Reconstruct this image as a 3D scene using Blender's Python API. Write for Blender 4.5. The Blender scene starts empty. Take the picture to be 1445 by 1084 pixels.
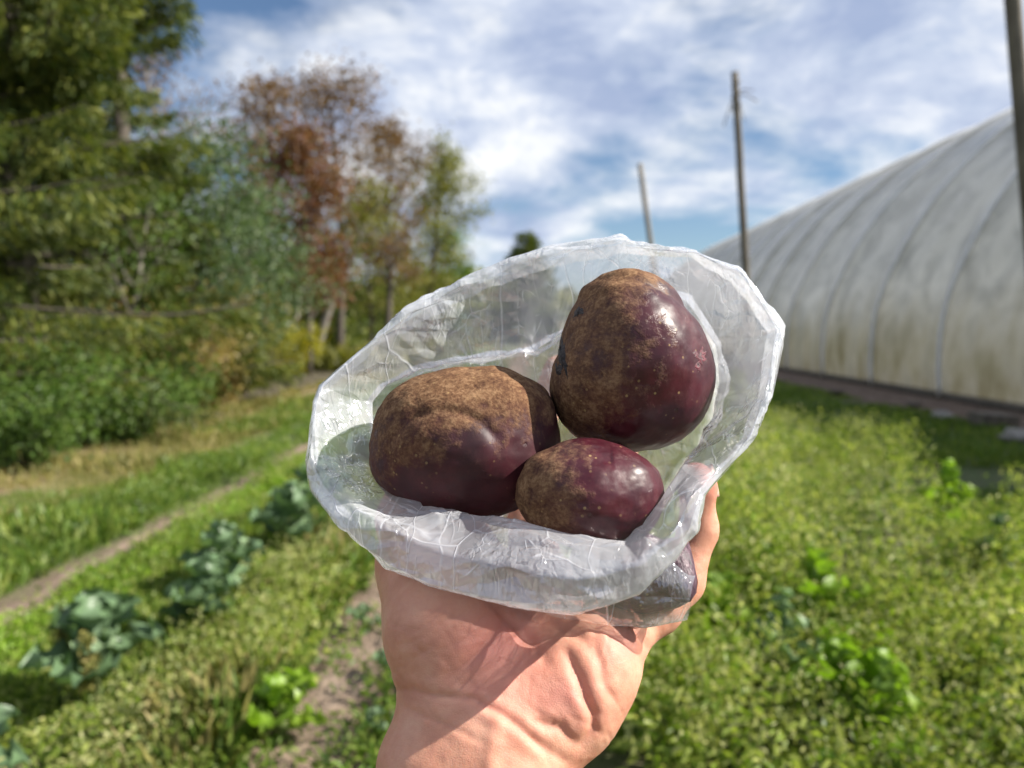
import bpy, math, random
import numpy as np
from mathutils import Matrix, Vector

rnd = random.Random(7)
rng = np.random.default_rng(11)
SC = bpy.context.scene
COL = SC.collection
R = math.radians

# ------------------------------------------------------------------ camera
F, CU, CV = 1092.0, 722.5, 542.0          # photograph focal length and centre, in its pixels
EYE = Vector((0, 0, 1.3))
cam_data = bpy.data.cameras.new("camera")
cam = bpy.data.objects.new("camera", cam_data)
COL.objects.link(cam)
cam.location = EYE
cam.rotation_euler = (R(90 - 4.19), 0, R(1.757))
cam_data.sensor_width = 36
cam_data.lens = 36 * F / 1445
cam_data.clip_start = 0.02
cam_data.clip_end = 3000
cam_data.dof.use_dof = True
cam_data.dof.focus_distance = 0.315
cam_data.dof.aperture_fstop = 8.8
cam_data.dof.aperture_blades = 0
SC.camera = cam
CM = np.array(cam.rotation_euler.to_matrix())

# ------------------------------------------------------------------ world, sun, exposure
SUN_EL, SUN_AZ = R(38.5), R(93)             # azimuth clockwise from +Y: the sun stands to the right
world = bpy.data.worlds.new("World")
SC.world = world
world.use_nodes = True
wn = world.node_tree
for n in list(wn.nodes):
    wn.nodes.remove(n)
wl = wn.links


def wnode(t, **kw):
    n = wn.nodes.new(t)
    for k, v in kw.items():
        setattr(n, k, v)
    return n


sky = wnode('ShaderNodeTexSky', sky_type='NISHITA', sun_disc=False, sun_elevation=SUN_EL, sun_rotation=SUN_AZ)
sky.altitude = 100; sky.air_density = 1.0; sky.dust_density = 0.15; sky.ozone_density = 4.0
bg_sky = wnode('ShaderNodeBackground'); bg_sky.inputs['Strength'].default_value = 0.055
wl.new(sky.outputs[0], bg_sky.inputs[0])
tc = wnode('ShaderNodeTexCoord')
sep = wnode('ShaderNodeSeparateXYZ'); wl.new(tc.outputs['Generated'], sep.inputs[0])
zz = wnode('ShaderNodeMath', operation='MAXIMUM'); wl.new(sep.outputs['Z'], zz.inputs[0]); zz.inputs[1].default_value = 0.0
zp = wnode('ShaderNodeMath', operation='ADD'); wl.new(zz.outputs[0], zp.inputs[0]); zp.inputs[1].default_value = 0.30
dx = wnode('ShaderNodeMath', operation='DIVIDE'); wl.new(sep.outputs['X'], dx.inputs[0]); wl.new(zp.outputs[0], dx.inputs[1])
dy = wnode('ShaderNodeMath', operation='DIVIDE'); wl.new(sep.outputs['Y'], dy.inputs[0]); wl.new(zp.outputs[0], dy.inputs[1])
cmb = wnode('ShaderNodeCombineXYZ'); wl.new(dx.outputs[0], cmb.inputs[0]); wl.new(dy.outputs[0], cmb.inputs[1])
cmb.inputs[2].default_value = 3.7


def wnoise(scale, detail, rough, off):
    mp = wnode('ShaderNodeMapping'); wl.new(cmb.outputs[0], mp.inputs[0]); mp.inputs['Location'].default_value = off
    n = wnode('ShaderNodeTexNoise'); wl.new(mp.outputs[0], n.inputs['Vector'])
    n.inputs['Scale'].default_value = scale; n.inputs['Detail'].default_value = detail
    n.inputs['Roughness'].default_value = rough
    n.inputs['Distortion'].default_value = 0.25
    return n


def wramp(src, stops):
    r = wnode('ShaderNodeValToRGB'); wl.new(src, r.inputs[0])
    e = r.color_ramp.elements
    while len(e) < len(stops):
        e.new(0.5)
    for el, (p, c) in zip(e, stops):
        el.position = p; el.color = (*c, 1)
    return r


cover = wnoise(1.75, 8, 0.58, (2.86, 0.6, 0))
cmask = wramp(cover.outputs['Fac'], [(0.35, (0, 0, 0)), (0.42, (.42,) * 3), (0.48, (.84,) * 3), (0.58, (1, 1, 1))])
shade = wnoise(3.4, 7, 0.6, (5.1, 3.2, 0))
ccol = wramp(shade.outputs['Fac'], [(0.34, (.40, .48, .68)), (0.48, (.62, .69, .84)), (0.60, (.95, .97, 1.0))])
bg_cl = wnode('ShaderNodeBackground'); bg_cl.inputs['Strength'].default_value = 0.51
wl.new(ccol.outputs[0], bg_cl.inputs[0])
wmix = wnode('ShaderNodeMixShader')
wl.new(cmask.outputs[0], wmix.inputs[0]); wl.new(bg_sky.outputs[0], wmix.inputs[1]); wl.new(bg_cl.outputs[0], wmix.inputs[2])
wout = wnode('ShaderNodeOutputWorld'); wl.new(wmix.outputs[0], wout.inputs[0])

sun_data = bpy.data.lights.new("sun", 'SUN')
sun_data.energy = 5.0
sun_data.angle = R(0.5)
sun_data.color = (1.0, 0.94, 0.84)
sun = bpy.data.objects.new("sun", sun_data)
COL.objects.link(sun)
sdir = Vector((math.sin(SUN_AZ) * math.cos(SUN_EL), math.cos(SUN_AZ) * math.cos(SUN_EL), math.sin(SUN_EL)))
sun.rotation_euler = sdir.to_track_quat('Z', 'Y').to_euler()
sun.location = (20, 5, 20)

SC.view_settings.view_transform = 'Standard'
SC.view_settings.look = 'None'
SC.view_settings.exposure = 1.07
SC.view_settings.gamma = 1
SC.render.engine = 'CYCLES'
SC.cycles.max_bounces = 14
SC.cycles.transparent_max_bounces = 40
SC.cycles.diffuse_bounces = 4
SC.cycles.glossy_bounces = 4
SC.cycles.caustics_reflective = False
SC.cycles.caustics_refractive = False
SC.cycles.sample_clamp_indirect = 8
SC.cycles.use_denoising = True


# ------------------------------------------------------------------ helpers
def tag(o, label=None, cat=None, group=None, kind=None):
    if label: o['label'] = label
    if cat: o['category'] = cat
    if group: o['group'] = group
    if kind: o['kind'] = kind
    return o


def build(name, verts, faces, mat=None, parent=None, smooth=True, attrs=None):
    """faces: (M,3)/(M,4) array, or a list of such arrays, or a python list of tuples."""
    me = bpy.data.meshes.new(name)
    verts = np.asarray(verts, dtype=np.float32).reshape(-1, 3)
    if isinstance(faces, np.ndarray):
        faces = [faces]
    if faces and isinstance(faces[0], np.ndarray):
        loops = np.concatenate([f.ravel() for f in faces]).astype(np.int32)
        tot = np.concatenate([np.full(len(f), f.shape[1]) for f in faces]).astype(np.int32)
    else:
        loops = np.array([i for f in faces for i in f], dtype=np.int32)
        tot = np.array([len(f) for f in faces], dtype=np.int32)
    me.vertices.add(len(verts)); me.vertices.foreach_set('co', verts.ravel())
    me.loops.add(len(loops)); me.loops.foreach_set('vertex_index', loops)
    me.polygons.add(len(tot))
    start = np.concatenate([[0], np.cumsum(tot)[:-1]]).astype(np.int32)
    me.polygons.foreach_set('loop_start', start)
    me.polygons.foreach_set('loop_total', tot)
    me.polygons.foreach_set('use_smooth', np.full(len(tot), bool(smooth)))
    me.update(calc_edges=True)
    me.validate()
    for k, a in (attrs or {}).items():
        at = me.attributes.new(k, 'FLOAT', 'POINT'); at.data.foreach_set('value', np.asarray(a, dtype=np.float32))
    if mat: me.materials.append(mat)
    o = bpy.data.objects.new(name, me)
    COL.objects.link(o)
    if parent: o.parent = parent
    return o


def empty(name, loc):
    o = bpy.data.objects.new(name, None)
    COL.objects.link(o); o.location = loc; o.empty_display_size = 0.1
    return o


def copy_tree(o, parent=None):
    c = o.copy(); COL.objects.link(c)
    if parent: c.parent = parent
    for ch in [x for x in SC.objects if x.parent == o]:
        copy_tree(ch, c)
    return c


class MB:
    def __init__(s): s.v = []; s.f = []; s.n = 0
    def add(s, v, f):
        v = np.asarray(v, float).reshape(-1, 3)
        s.v.append(v); s.f += [tuple(i + s.n for i in q) for q in f]; s.n += len(v)
    def box(s, lo, hi):
        x0, y0, z0 = lo; x1, y1, z1 = hi
        s.add([(x0, y0, z0), (x1, y0, z0), (x1, y1, z0), (x0, y1, z0), (x0, y0, z1), (x1, y0, z1), (x1, y1, z1), (x0, y1, z1)],
              [(0, 3, 2, 1), (4, 5, 6, 7), (0, 1, 5, 4), (1, 2, 6, 5), (2, 3, 7, 6), (3, 0, 4, 7)])
    def tube(s, pts, rad, n=8, cap=True):
        pts = np.asarray(pts, float); m = len(pts)
        rad = np.broadcast_to(np.asarray(rad, float), (m,))
        t = np.gradient(pts, axis=0); t /= np.linalg.norm(t, axis=1)[:, None] + 1e-12
        ref = np.array([0, 0, 1.]) if abs(t[0][2]) < .9 else np.array([1., 0, 0])
        a = np.cross(t, ref); a /= np.linalg.norm(a, axis=1)[:, None] + 1e-12
        b = np.cross(t, a)
        ang = np.linspace(0, 2 * np.pi, n, endpoint=False)
        v = pts[:, None] + rad[:, None, None] * (np.cos(ang)[None, :, None] * a[:, None] + np.sin(ang)[None, :, None] * b[:, None])
        f = [(i * n + j, i * n + (j + 1) % n, (i + 1) * n + (j + 1) % n, (i + 1) * n + j) for i in range(m - 1) for j in range(n)]
        if cap:
            f += [tuple(range(n))[::-1], tuple((m - 1) * n + j for j in range(n))]
        s.add(v, f)
    def build(s, name, mat, parent=None, smooth=True):
        return build(name, np.concatenate(s.v), s.f, mat, parent, smooth)


# vectorised noise -------------------------------------------------
def _h(i, j, k, s):
    i = i.astype(np.int64); j = j.astype(np.int64); k = k.astype(np.int64)
    n = (i * 374761393 + j * 668265263 + k * 2147483647 + s * 974634777) & 0xffffffff
    n = ((n ^ (n >> 13)) * 1274126177) & 0xffffffff
    n = ((n ^ (n >> 16)) * 2246822519) & 0xffffffff
    return ((n ^ (n >> 15)) & 0xffffff) / float(0xffffff)


def vnoise(p, s=0):
    p = np.asarray(p, float); i = np.floor(p); f = p - i; u = f * f * f * (f * (f * 6 - 15) + 10)
    r = 0
    for a in (0, 1):
        for b in (0, 1):
            for c in (0, 1):
                w = (u[..., 0] if a else 1 - u[..., 0]) * (u[..., 1] if b else 1 - u[..., 1]) * (u[..., 2] if c else 1 - u[..., 2])
                r = r + w * _h(i[..., 0] + a, i[..., 1] + b, i[..., 2] + c, s)
    return r * 2 - 1


def fbm(p, oct=4, s=0, gain=.5):
    r = 0; a = 1.
    for o in range(oct):
        r = r + a * vnoise(p * 2 ** o, s + o * 17); a *= gain
    return r


def f1sq(p, s):
    i = np.floor(p); best = np.full(p.shape[:-1], 9.)
    for a in (-1, 0, 1):
        for b in (-1, 0, 1):
            for c in (-1, 0, 1):
                q = i + np.array([a, b, c])
                j = np.stack([_h(q[..., 0], q[..., 1], q[..., 2], s + t) for t in (1, 2, 3)], -1)
                best = np.minimum(best, ((q + j - p) ** 2).sum(-1))
    return best


def crumple(p, s=0):
    """difference of two squared Voronoi distances: flat facets meeting in sharp creases, like crushed film"""
    return f1sq(p, s) - f1sq(p + 31.7, s + 50)


def C(u, v, d):
    """point in the camera's own axes (x right, y up, z back) for photograph pixel u,v at depth d"""
    u, v, d = np.broadcast_arrays(np.asarray(u, float), np.asarray(v, float), np.asarray(d, float))
    return np.stack([(u - CU) / F * d, -(v - CV) / F * d, -d], -1)


def W(pc):
    return np.asarray(pc) @ CM.T + np.array(EYE)


def G(u, v, z=0.0):
    """ground point under photograph pixel"""
    r = CM @ np.array([(u - CU) / F, -(v - CV) / F, -1.0])
    t = (z - 1.3) / r[2]
    return np.array(EYE) + r * t


# materials --------------------------------------------------------
class Mat:
    def __init__(s, name):
        s.m = bpy.data.materials.new(name); s.m.use_nodes = True
        s.t = s.m.node_tree
        for n in list(s.t.nodes): s.t.nodes.remove(n)
        s.out = s.t.nodes.new('ShaderNodeOutputMaterial')
    def n(s, typ, ins=None, **kw):
        n = s.t.nodes.new(typ)
        for k, v in kw.items(): setattr(n, k, v)
        for k, v in (ins or {}).items():
            sock = n.inputs[k]
            if hasattr(v, 'bl_idname') and hasattr(v, 'outputs'): v = v.outputs[0]
            if isinstance(v, bpy.types.NodeSocket): s.t.links.new(v, sock)
            else: sock.default_value = v
        return n
    def math(s, op, a, b=0.0, c=None, clamp=False):
        ins = {0: a, 1: b}
        if c is not None: ins[2] = c
        return s.n('ShaderNodeMath', ins, operation=op, use_clamp=clamp)
    def ramp(s, src, stops, interp='LINEAR'):
        r = s.n('ShaderNodeValToRGB', {0: src}); r.color_ramp.interpolation = interp
        e = r.color_ramp.elements
        while len(e) < len(stops): e.new(0.5)
        for el, (p, c) in zip(e, stops):
            el.position = p
            el.color = (c, c, c, 1) if isinstance(c, (int, float)) else (*c, 1)
        return r
    def noise(s, vec, scale, detail=4, rough=.55, dist=0.0):
        return s.n('ShaderNodeTexNoise', {'Vector': vec, 'Scale': scale, 'Detail': detail, 'Roughness': rough, 'Distortion': dist})
    def mix(s, fac, a, b, blend='MIX'):
        n = s.t.nodes.new('ShaderNodeMix'); n.data_type = 'RGBA'; n.blend_type = blend
        for idx, v in ((0, fac), (6, a), (7, b)):
            if hasattr(v, 'outputs'): v = v.outputs[0] if v.bl_idname != 'ShaderNodeMix' else v.outputs[2]
            if isinstance(v, bpy.types.NodeSocket): s.t.links.new(v, n.inputs[idx])
            else:
                n.inputs[idx].default_value = (*v, 1) if isinstance(v, tuple) and len(v) == 3 else v
        return n.outputs[2]
    def obj(s): return s.n('ShaderNodeTexCoord').outputs['Object']
    def done(s, sh):
        s.t.links.new(sh.outputs[0], s.out.inputs[0]); return s.m


def leaf_mat(name, stops, trans=.35, rough=.5, big=None):
    m = Mat(name)
    g = m.n('ShaderNodeNewGeometry')
    r = m.ramp(g.outputs['Random Per Island'], stops)
    col = r.outputs[0]
    nz = m.noise(m.obj(), big or 1.2, 2)
    col = m.mix(m.ramp(nz, [(.35, 0.0), (.65, .55)]), col, tuple(0.55 * x for x in stops[0][1]))
    d = m.n('ShaderNodeBsdfDiffuse', {'Color': col})
    tcol = m.mix(1.0, col, (1.35, 1.5, .6), 'MULTIPLY')
    tr = m.n('ShaderNodeBsdfTranslucent', {'Color': tcol})
    mx = m.n('ShaderNodeMixShader', {0: trans, 1: d, 2: tr})
    gl = m.n('ShaderNodeBsdfGlossy', {'Color': (1, 1, 1, 1), 'Roughness': rough})
    return m.done(m.n('ShaderNodeMixShader', {0: .025, 1: mx, 2: gl}))


def bark_mat(name, a, b, scale=6):
    m = Mat(name)
    co = m.n('ShaderNodeMapping', {'Vector': m.obj(), 'Scale': (1, 1, .25)})
    nz = m.noise(co, scale * 3, 6, .65)
    col = m.ramp(nz, [(.3, a), (.7, b)])
    bp = m.n('ShaderNodeBump', {'Height': nz.outputs[0], 'Strength': .6, 'Distance': .02})
    return m.done(m.n('ShaderNodeBsdfPrincipled', {'Base Color': col, 'Roughness': .9, 'Normal': bp}))


LEAF_GREEN = leaf_mat('foliage_green', [(0, (.06, .12, .02)), (.5, (.12, .21, .035)), (1, (.22, .30, .07))])
LEAF_GREY = leaf_mat('foliage_grey_green', [(0, (.05, .09, .035)), (.5, (.10, .155, .065)), (1, (.20, .26, .13))])
LEAF_SPRUCE = leaf_mat('spruce_needles', [(0, (.035, .065, .012)), (.5, (.10, .135, .020)), (1, (.27, .28, .045))], .25, .6)
LEAF_RED = leaf_mat('autumn_red_leaves', [(0, (.12, .045, .025)), (.5, (.22, .085, .04)), (1, (.20, .14, .06))])
LEAF_RUST = leaf_mat('autumn_rust_leaves', [(0, (.09, .05, .03)), (.5, (.19, .10, .045)), (1, (.30, .17, .05))])
LEAF_OLIVE = leaf_mat('olive_leaves', [(0, (.12, .13, .025)), (.5, (.22, .23, .04)), (1, (.36, .32, .08))])
LEAF_YELLOW = leaf_mat('yellow_leaves', [(0, (.16, .17, .01)), (.5, (.32, .30, .012)), (1, (.5, .40, .02))])
LEAF_BROWN = leaf_mat('brownish_shrub_leaves', [(0, (.24, .14, .07)), (.5, (.33, .27, .08)), (1, (.46, .38, .13))])
LEAF_LIME = leaf_mat('bright_leaves', [(0, (.16, .28, .025)), (.5, (.25, .38, .04)), (1, (.33, .46, .07))], .4, .45, 6)
LEAF_KALE = leaf_mat('blue_green_leaves', [(0, (.10, .17, .08)), (.5, (.17, .26, .14)), (1, (.28, .38, .22))], .25, .4, 5)
LEAF_WEED = leaf_mat('weed_leaves', [(0, (.10, .17, .015)), (.35, (.24, .32, .04)), (.7, (.40, .44, .11)), (1, (.56, .54, .24))], .35, .5, 1.6)
LEAF_SEED = leaf_mat('pale_seed_heads', [(0, (.22, .27, .07)), (.5, (.36, .38, .14)), (1, (.50, .47, .22))], .4, .6, 2)
LEAF_GRASS = leaf_mat('grass_blades', [(0, (.08, .16, .02)), (.5, (.17, .26, .035)), (1, (.30, .34, .08))], .35, .5, 1.2)
LEAF_DRY = leaf_mat('dry_grass', [(0, (.17, .19, .04)), (.5, (.30, .27, .08)), (1, (.45, .36, .16))], .3, .6, 2)
BARK = bark_mat('bark', (.05, .04, .03), (.13, .11, .09))
BARK_PALE = bark_mat('pale_bark', (.16, .14, .12), (.32, .29, .25))
STEM = bark_mat('stem', (.08, .12, .03), (.16, .2, .06))
WOOD = bark_mat('weathered_wood', (.07, .06, .05), (.17, .15, .12), 4)
WOOD_PALE = bark_mat('weathered_pale_wood', (.16, .145, .12), (.30, .27, .23), 4)


# leaf cloud: each leaf is four corners folded along the midrib -----------------
def leaves(name, pos, axis, length, width, mat, parent=None, fold=.35, up=None):
    n = len(pos)
    axis = axis / (np.linalg.norm(axis, axis=1)[:, None] + 1e-9)
    if up is None:
        up = rng.normal(size=(n, 3)); up[:, 2] = np.abs(up[:, 2]) + .6
    side = np.cross(axis, up); side /= np.linalg.norm(side, axis=1)[:, None] + 1e-9
    nor = np.cross(side, axis)
    L = np.broadcast_to(np.asarray(length), (n,))[:, None]; Wd = np.broadcast_to(np.asarray(width), (n,))[:, None]
    b = pos; t = pos + axis * L - nor * L * .15
    m1 = pos + axis * L * .3 + side * Wd * .45 + nor * Wd * fold
    m2 = pos + axis * L * .3 - side * Wd * .45 + nor * Wd * fold
    q1 = pos + axis * L * .68 + side * Wd * .40 + nor * Wd * fold * .5
    q2 = pos + axis * L * .68 - side * Wd * .40 + nor * Wd * fold * .5
    v = np.stack([b, m1, q1, t, q2, m2], 1).reshape(-1, 3)
    k = (np.arange(n) * 6)[:, None]
    f = np.concatenate([k + np.array([[0, 1, 2, 3]]), k + np.array([[0, 3, 4, 5]])])
    return build(name, v, f, mat, parent, smooth=False)


def limb(p0, d, length, r0, droop, seg=7, wig=.08):
    pts = [np.array(p0, float)]; d = np.array(d, float); d /= np.linalg.norm(d)
    for i in range(seg):
        d = d + rng.normal(size=3) * wig + np.array([0, 0, droop])
        d /= np.linalg.norm(d); pts.append(pts[-1] + d * length / seg)
    return np.array(pts), np.linspace(r0, r0 * .25, seg + 1)


def decid(name, loc, H, spread, nleaf, lsize, lmat, bmat, label, cat, group=None, base=.25, nl=16, gap=.5, seed=0, thin=1.0, tr=None):
    global rng
    rng = np.random.default_rng(seed + 100)
    root = empty(name, loc); tag(root, label, cat, group)
    mb = MB(); tr = tr or H * .016
    tp, trad = limb((0, 0, 0), (rng.normal() * .06, rng.normal() * .06, 1), H * .95, tr, .02, 10, .05)
    mb.tube(tp, trad, 8)
    tips = []
    for i in range(nl):
        h = base + (1 - base) * (i + rng.random()) / nl * .97
        j = h * 10; a = int(min(9, j)); p = tp[a] + (tp[a + 1] - tp[a]) * (j - a) if a < 10 else tp[-1]
        az = i * 2.4 + rng.random()
        rr = spread * (math.sin(min(1, (1 - h) / (1 - base) * 1.1 + .18) * math.pi * .62) ** .8) * (.7 + .5 * rng.random())
        lp, lr = limb(p, (math.cos(az), math.sin(az), .55 + .5 * h), max(.3, rr), max(.006, tr * .42 * (1 - h * .7)), .05, 6, .12)
        mb.tube(lp, lr, 5, False)
        for k in range(2, 7): tips.append((lp[k], .55 + .45 * k / 6))
        for k in (2, 3, 4, 5):
            dd = rng.normal(size=3); dd[2] = abs(dd[2]) * .6
            sp, sr = limb(lp[k], dd + (lp[k] - lp[k - 1]) * 2, rr * .45, lr[k] * .6, .04, 4, .15)
            mb.tube(sp, sr, 4, False)
            for q in (2, 3, 4): tips.append((sp[q], 1.0))
    mb.build('trunk', bmat, root)
    P = np.array([t[0] for t in tips]); wgt = rng.random(len(P)) ** (1 + 2 * gap) + .02; wgt /= wgt.sum()
    idx = rng.choice(len(P), nleaf, p=wgt)
    cs = spread * .11 + .10
    pos = P[idx] + rng.normal(size=(nleaf, 3)) * cs * np.array([1, 1, .7]) * thin
    ax = rng.normal(size=(nleaf, 3)); ax[:, 2] -= .4
    s = lsize * (.6 + .8 * rng.random(nleaf))
    leaves('crown', pos, ax, s, s * .6, lmat, root)
    return root


def conifer(name, loc, H, rad, nwh, per, nspray, ls, label, seed=0, base=.02, droop=-.03, group=None):
    global rng
    rng = np.random.default_rng(seed + 300)
    root = empty(name, loc); tag(root, label, 'tree', group)
    mb = MB()
    mb.tube([(0, 0, 0), (.05, 0, H * .4), (0, .04, H)], [H * .02, H * .013, .01], 9)
    P = []; A = []
    for i in range(nwh):
        h = base + (1 - base) * (i / nwh) ** 1.05
        r = rad * (1 - h) ** .75 * (.75 + .4 * rng.random()) + .06
        for k in range(per):
            az = rng.random() * 6.28; rr = r * (.6 + .5 * rng.random())
            lp, lr = limb((0, 0, h * H), (math.cos(az), math.sin(az), .10 + .5 * h), rr, max(.006, .012 * rr), droop, 6, .06)
            lp[4:, 2] += np.array([.02, .06, .12]) * rr * .5
            mb.tube(lp, lr, 4, False)
            n = max(4, int(nspray * rr / rad))
            t = .12 + .88 * rng.random(n) ** .8; x = t * 6; a = np.minimum(5, x.astype(int)); fr = (x - a)[:, None]
            p = lp[a] * (1 - fr) + lp[a + 1] * fr
            d = lp[a + 1] - lp[a]; d /= np.linalg.norm(d, axis=1)[:, None]
            sd = np.cross(d, [0, 0, 1.]) * rng.choice([-1, 1], n)[:, None]
            ax = d * .7 + sd * rng.random(n)[:, None] + np.array([0, 0, -1.5]) * rng.random(n)[:, None] + rng.normal(size=(n, 3)) * .15
            p = p + sd * (rng.random(n)[:, None] * .10 * rr) + np.array([0, 0, -.13 * rr]) * rng.random(n)[:, None]
            P.append(p); A.append(ax)
    mb.build('trunk', BARK, root)
    P = np.concatenate(P); A = np.concatenate(A); k_ = P[:, 2] > .25; P = P[k_]; A = A[k_]; n = len(P)
    s = ls * (.6 + .8 * rng.random(n))
    leaves('crown', P, A, s * 1.15, s * .13, LEAF_SPRUCE, root, .3)
    return root


def shrub(name, loc, H, rad, n, ls, mat, label, seed, group=None, cat='shrub'):
    global rng
    rng = np.random.default_rng(seed + 700)
    root = empty(name, loc); tag(root, label, cat, group)
    mb = MB(); tips = []
    for i in range(14):
        az = rng.random() * 6.28; e = .25 + .6 * rng.random()
        lp, lr = limb((rng.normal() * .08, rng.normal() * .08, 0), (math.cos(az) * e, math.sin(az) * e, 1), H * (.65 + .4 * rng.random()), .014 * H, -.02, 6, .13)
        lp[:, 0] *= rad / (H * .45) * .7; lp[:, 1] *= rad / (H * .45) * .7
        mb.tube(lp, lr, 4, False)
        tips += [lp[k] for k in range(1, 7)]
    mb.build('stems', BARK, root)
    P = np.array(tips); wg = rng.random(len(P)) ** 1.5 + .05; wg /= wg.sum()
    idx = rng.choice(len(P), n, p=wg)
    pos = P[idx] + rng.normal(size=(n, 3)) * np.array([rad * .22, rad * .22, H * .09])
    pos[:, 2] = np.abs(pos[:, 2]) + .01
    ax = rng.normal(size=(n, 3)); ax[:, 2] += .15
    s = ls * (.6 + .8 * rng.random(n))
    leaves('foliage', pos, ax, s, s * .5, mat, root)
    return root


# ------------------------------------------------------------------ ground
def ground_material():
    m = Mat('field_ground')
    co = m.obj()
    sx = m.n('ShaderNodeSeparateXYZ', {0: co})
    strch = m.n('ShaderNodeMapping', {'Vector': co, 'Scale': (1, .5, 1)})
    wob = m.noise(strch, 1.3, 5, .6)
    x = m.math('ADD', sx.outputs['X'], m.math('MULTIPLY', m.math('SUBTRACT', wob, .5), .9))
    t = m.math('DIVIDE', m.math('ADD', x, 8), 16.0, clamp=True)
    def p(v): return (v + 8) / 16
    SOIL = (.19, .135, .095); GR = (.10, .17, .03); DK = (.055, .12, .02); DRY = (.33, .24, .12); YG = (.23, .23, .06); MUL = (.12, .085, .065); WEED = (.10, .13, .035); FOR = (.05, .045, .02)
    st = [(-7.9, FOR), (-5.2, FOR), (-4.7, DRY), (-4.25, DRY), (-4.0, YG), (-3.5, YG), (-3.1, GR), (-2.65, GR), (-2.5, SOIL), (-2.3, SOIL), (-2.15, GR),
          (-1.95, DK), (-1.5, WEED), (-1.05, WEED), (-.9, SOIL), (-.35, SOIL), (-.15, WEED), (3.0, WEED), (3.4, DK), (5.3, DK), (5.7, MUL), (7.4, MUL), (7.9, DK)]
    r = m.ramp(t, [(p(a), b) for a, b in st])
    spot = m.noise(co, 9, 6, .7)
    col = m.mix(m.ramp(spot, [(.35, 0.0), (.7, .6)]), r, SOIL)
    fine = m.noise(co, 60, 4, .6)
    col = m.mix(m.ramp(fine, [(.3, .45), (.7, 0.0)]), col, (.05, .05, .02))
    bp = m.n('ShaderNodeBump', {'Height': m.math('ADD', spot, m.math('MULTIPLY', fine, .4)), 'Strength': .9, 'Distance': .06})
    return m.done(m.n('ShaderNodeBsdfPrincipled', {'Base Color': col, 'Roughness': .95, 'Normal': bp}))


GS = 1500.0
tag(build('ground', [(-GS, -60, 0), (GS, -60, 0), (GS, GS, 0), (-GS, GS, 0)], [(0, 1, 2, 3)], ground_material(), smooth=False), kind='structure')


def soil_mat(name, a, b, c):
    m = Mat(name); co = m.obj()
    n1 = m.noise(co, 5, 7, .7); n2 = m.noise(co, 45, 4, .6)
    col = m.ramp(m.math('ADD', m.math('MULTIPLY', n1, .7), m.math('MULTIPLY', n2, .3)), [(.32, a), (.5, b), (.68, c)])
    bp = m.n('ShaderNodeBump', {'Height': m.math('ADD', n1, m.math('MULTIPLY', n2, .5)), 'Strength': 1.0, 'Distance': .05})
    return m.done(m.n('ShaderNodeBsdfPrincipled', {'Base Color': col, 'Roughness': .97, 'Normal': bp}))


SOILM = soil_mat('bare_soil', (.13, .09, .065), (.23, .165, .12), (.34, .26, .20))
MULCH = soil_mat('mulch', (.05, .035, .025), (.14, .095, .07), (.26, .20, .16))


def strip(name, x0, x1, y0, y1, mat, wob, z=.004, seed=0, crown=0.0):
    n = int((y1 - y0) / .12); k = 7
    ys = np.linspace(y0, y1, n)
    l = x0 + wob * fbm(np.stack([ys * 1.1, ys * 0 + seed, ys * 0], -1), 4)
    r = x1 + wob * fbm(np.stack([ys * 1.1, ys * 0 + seed + 9, ys * 0], -1), 4)
    s = np.linspace(0, 1, k)
    X = l[:, None] * (1 - s) + r[:, None] * s; Y = np.repeat(ys[:, None], k, 1)
    Z = z + crown * np.sin(s * np.pi)[None] * (.6 + .4 * vnoise(np.stack([X * 5, Y * 5, X * 0], -1)))
    v = np.stack([X, Y, Z], -1).reshape(-1, 3)
    f = np.array([(i * k + j, i * k + j + 1, (i + 1) * k + j + 1, (i + 1) * k + j) for i in range(n - 1) for j in range(k - 1)])
    return tag(build(name, v, f, mat), kind='structure')


strip('dirt_path', -2.47, -2.32, 1.5, 42, SOILM, .14, seed=1)
strip('soil_strip', -.92, -.46, 1.2, 26, SOILM, .16, seed=2, crown=.02)
strip('mulch_strip', 5.75, 7.45, 3, 48, MULCH, .18, seed=3, crown=.03)


# ---- ground cover (nobody could count it) ----------------------------------
def scatter(n, x0, x1, y0, y1, near=1.6):
    """more plants close by, fewer far off"""
    u = rng.random(n); a = 1 - near
    y = (y0 ** a + u * (y1 ** a - y0 ** a)) ** (1 / a)
    x = x0 + (x1 - x0) * rng.random(n)
    return x, y


def grass(name, n, x0, x1, y0, y1, h, mat, seed, near=1.5, wid=.006, mask=None):
    global rng
    rng = np.random.default_rng(seed)
    x, y = scatter(n, x0, x1, y0, y1, near)
    if mask is not None:
        k = mask(x, y); x, y = x[k], y[k]
    n = len(x); sc = np.clip(y / 4, .7, 5)
    pos = np.stack([x, y, np.zeros(n)], -1)
    ax = rng.normal(size=(n, 3)) * .5; ax[:, 2] = 1
    L = h * (.5 + .9 * rng.random(n)) * (.8 + .5 * vnoise(pos * 1.3))
    o = leaves(name, pos, ax, L, wid * sc * 1.1, mat, None, .2, up=rng.normal(size=(n, 3)))
    return tag(o, kind='stuff')


def patchy(s, th, sx=1.0, sy=.6):
    return lambda x, y: vnoise(np.stack([x * sx, y * sy, x * 0 + s], -1)) > th


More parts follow.
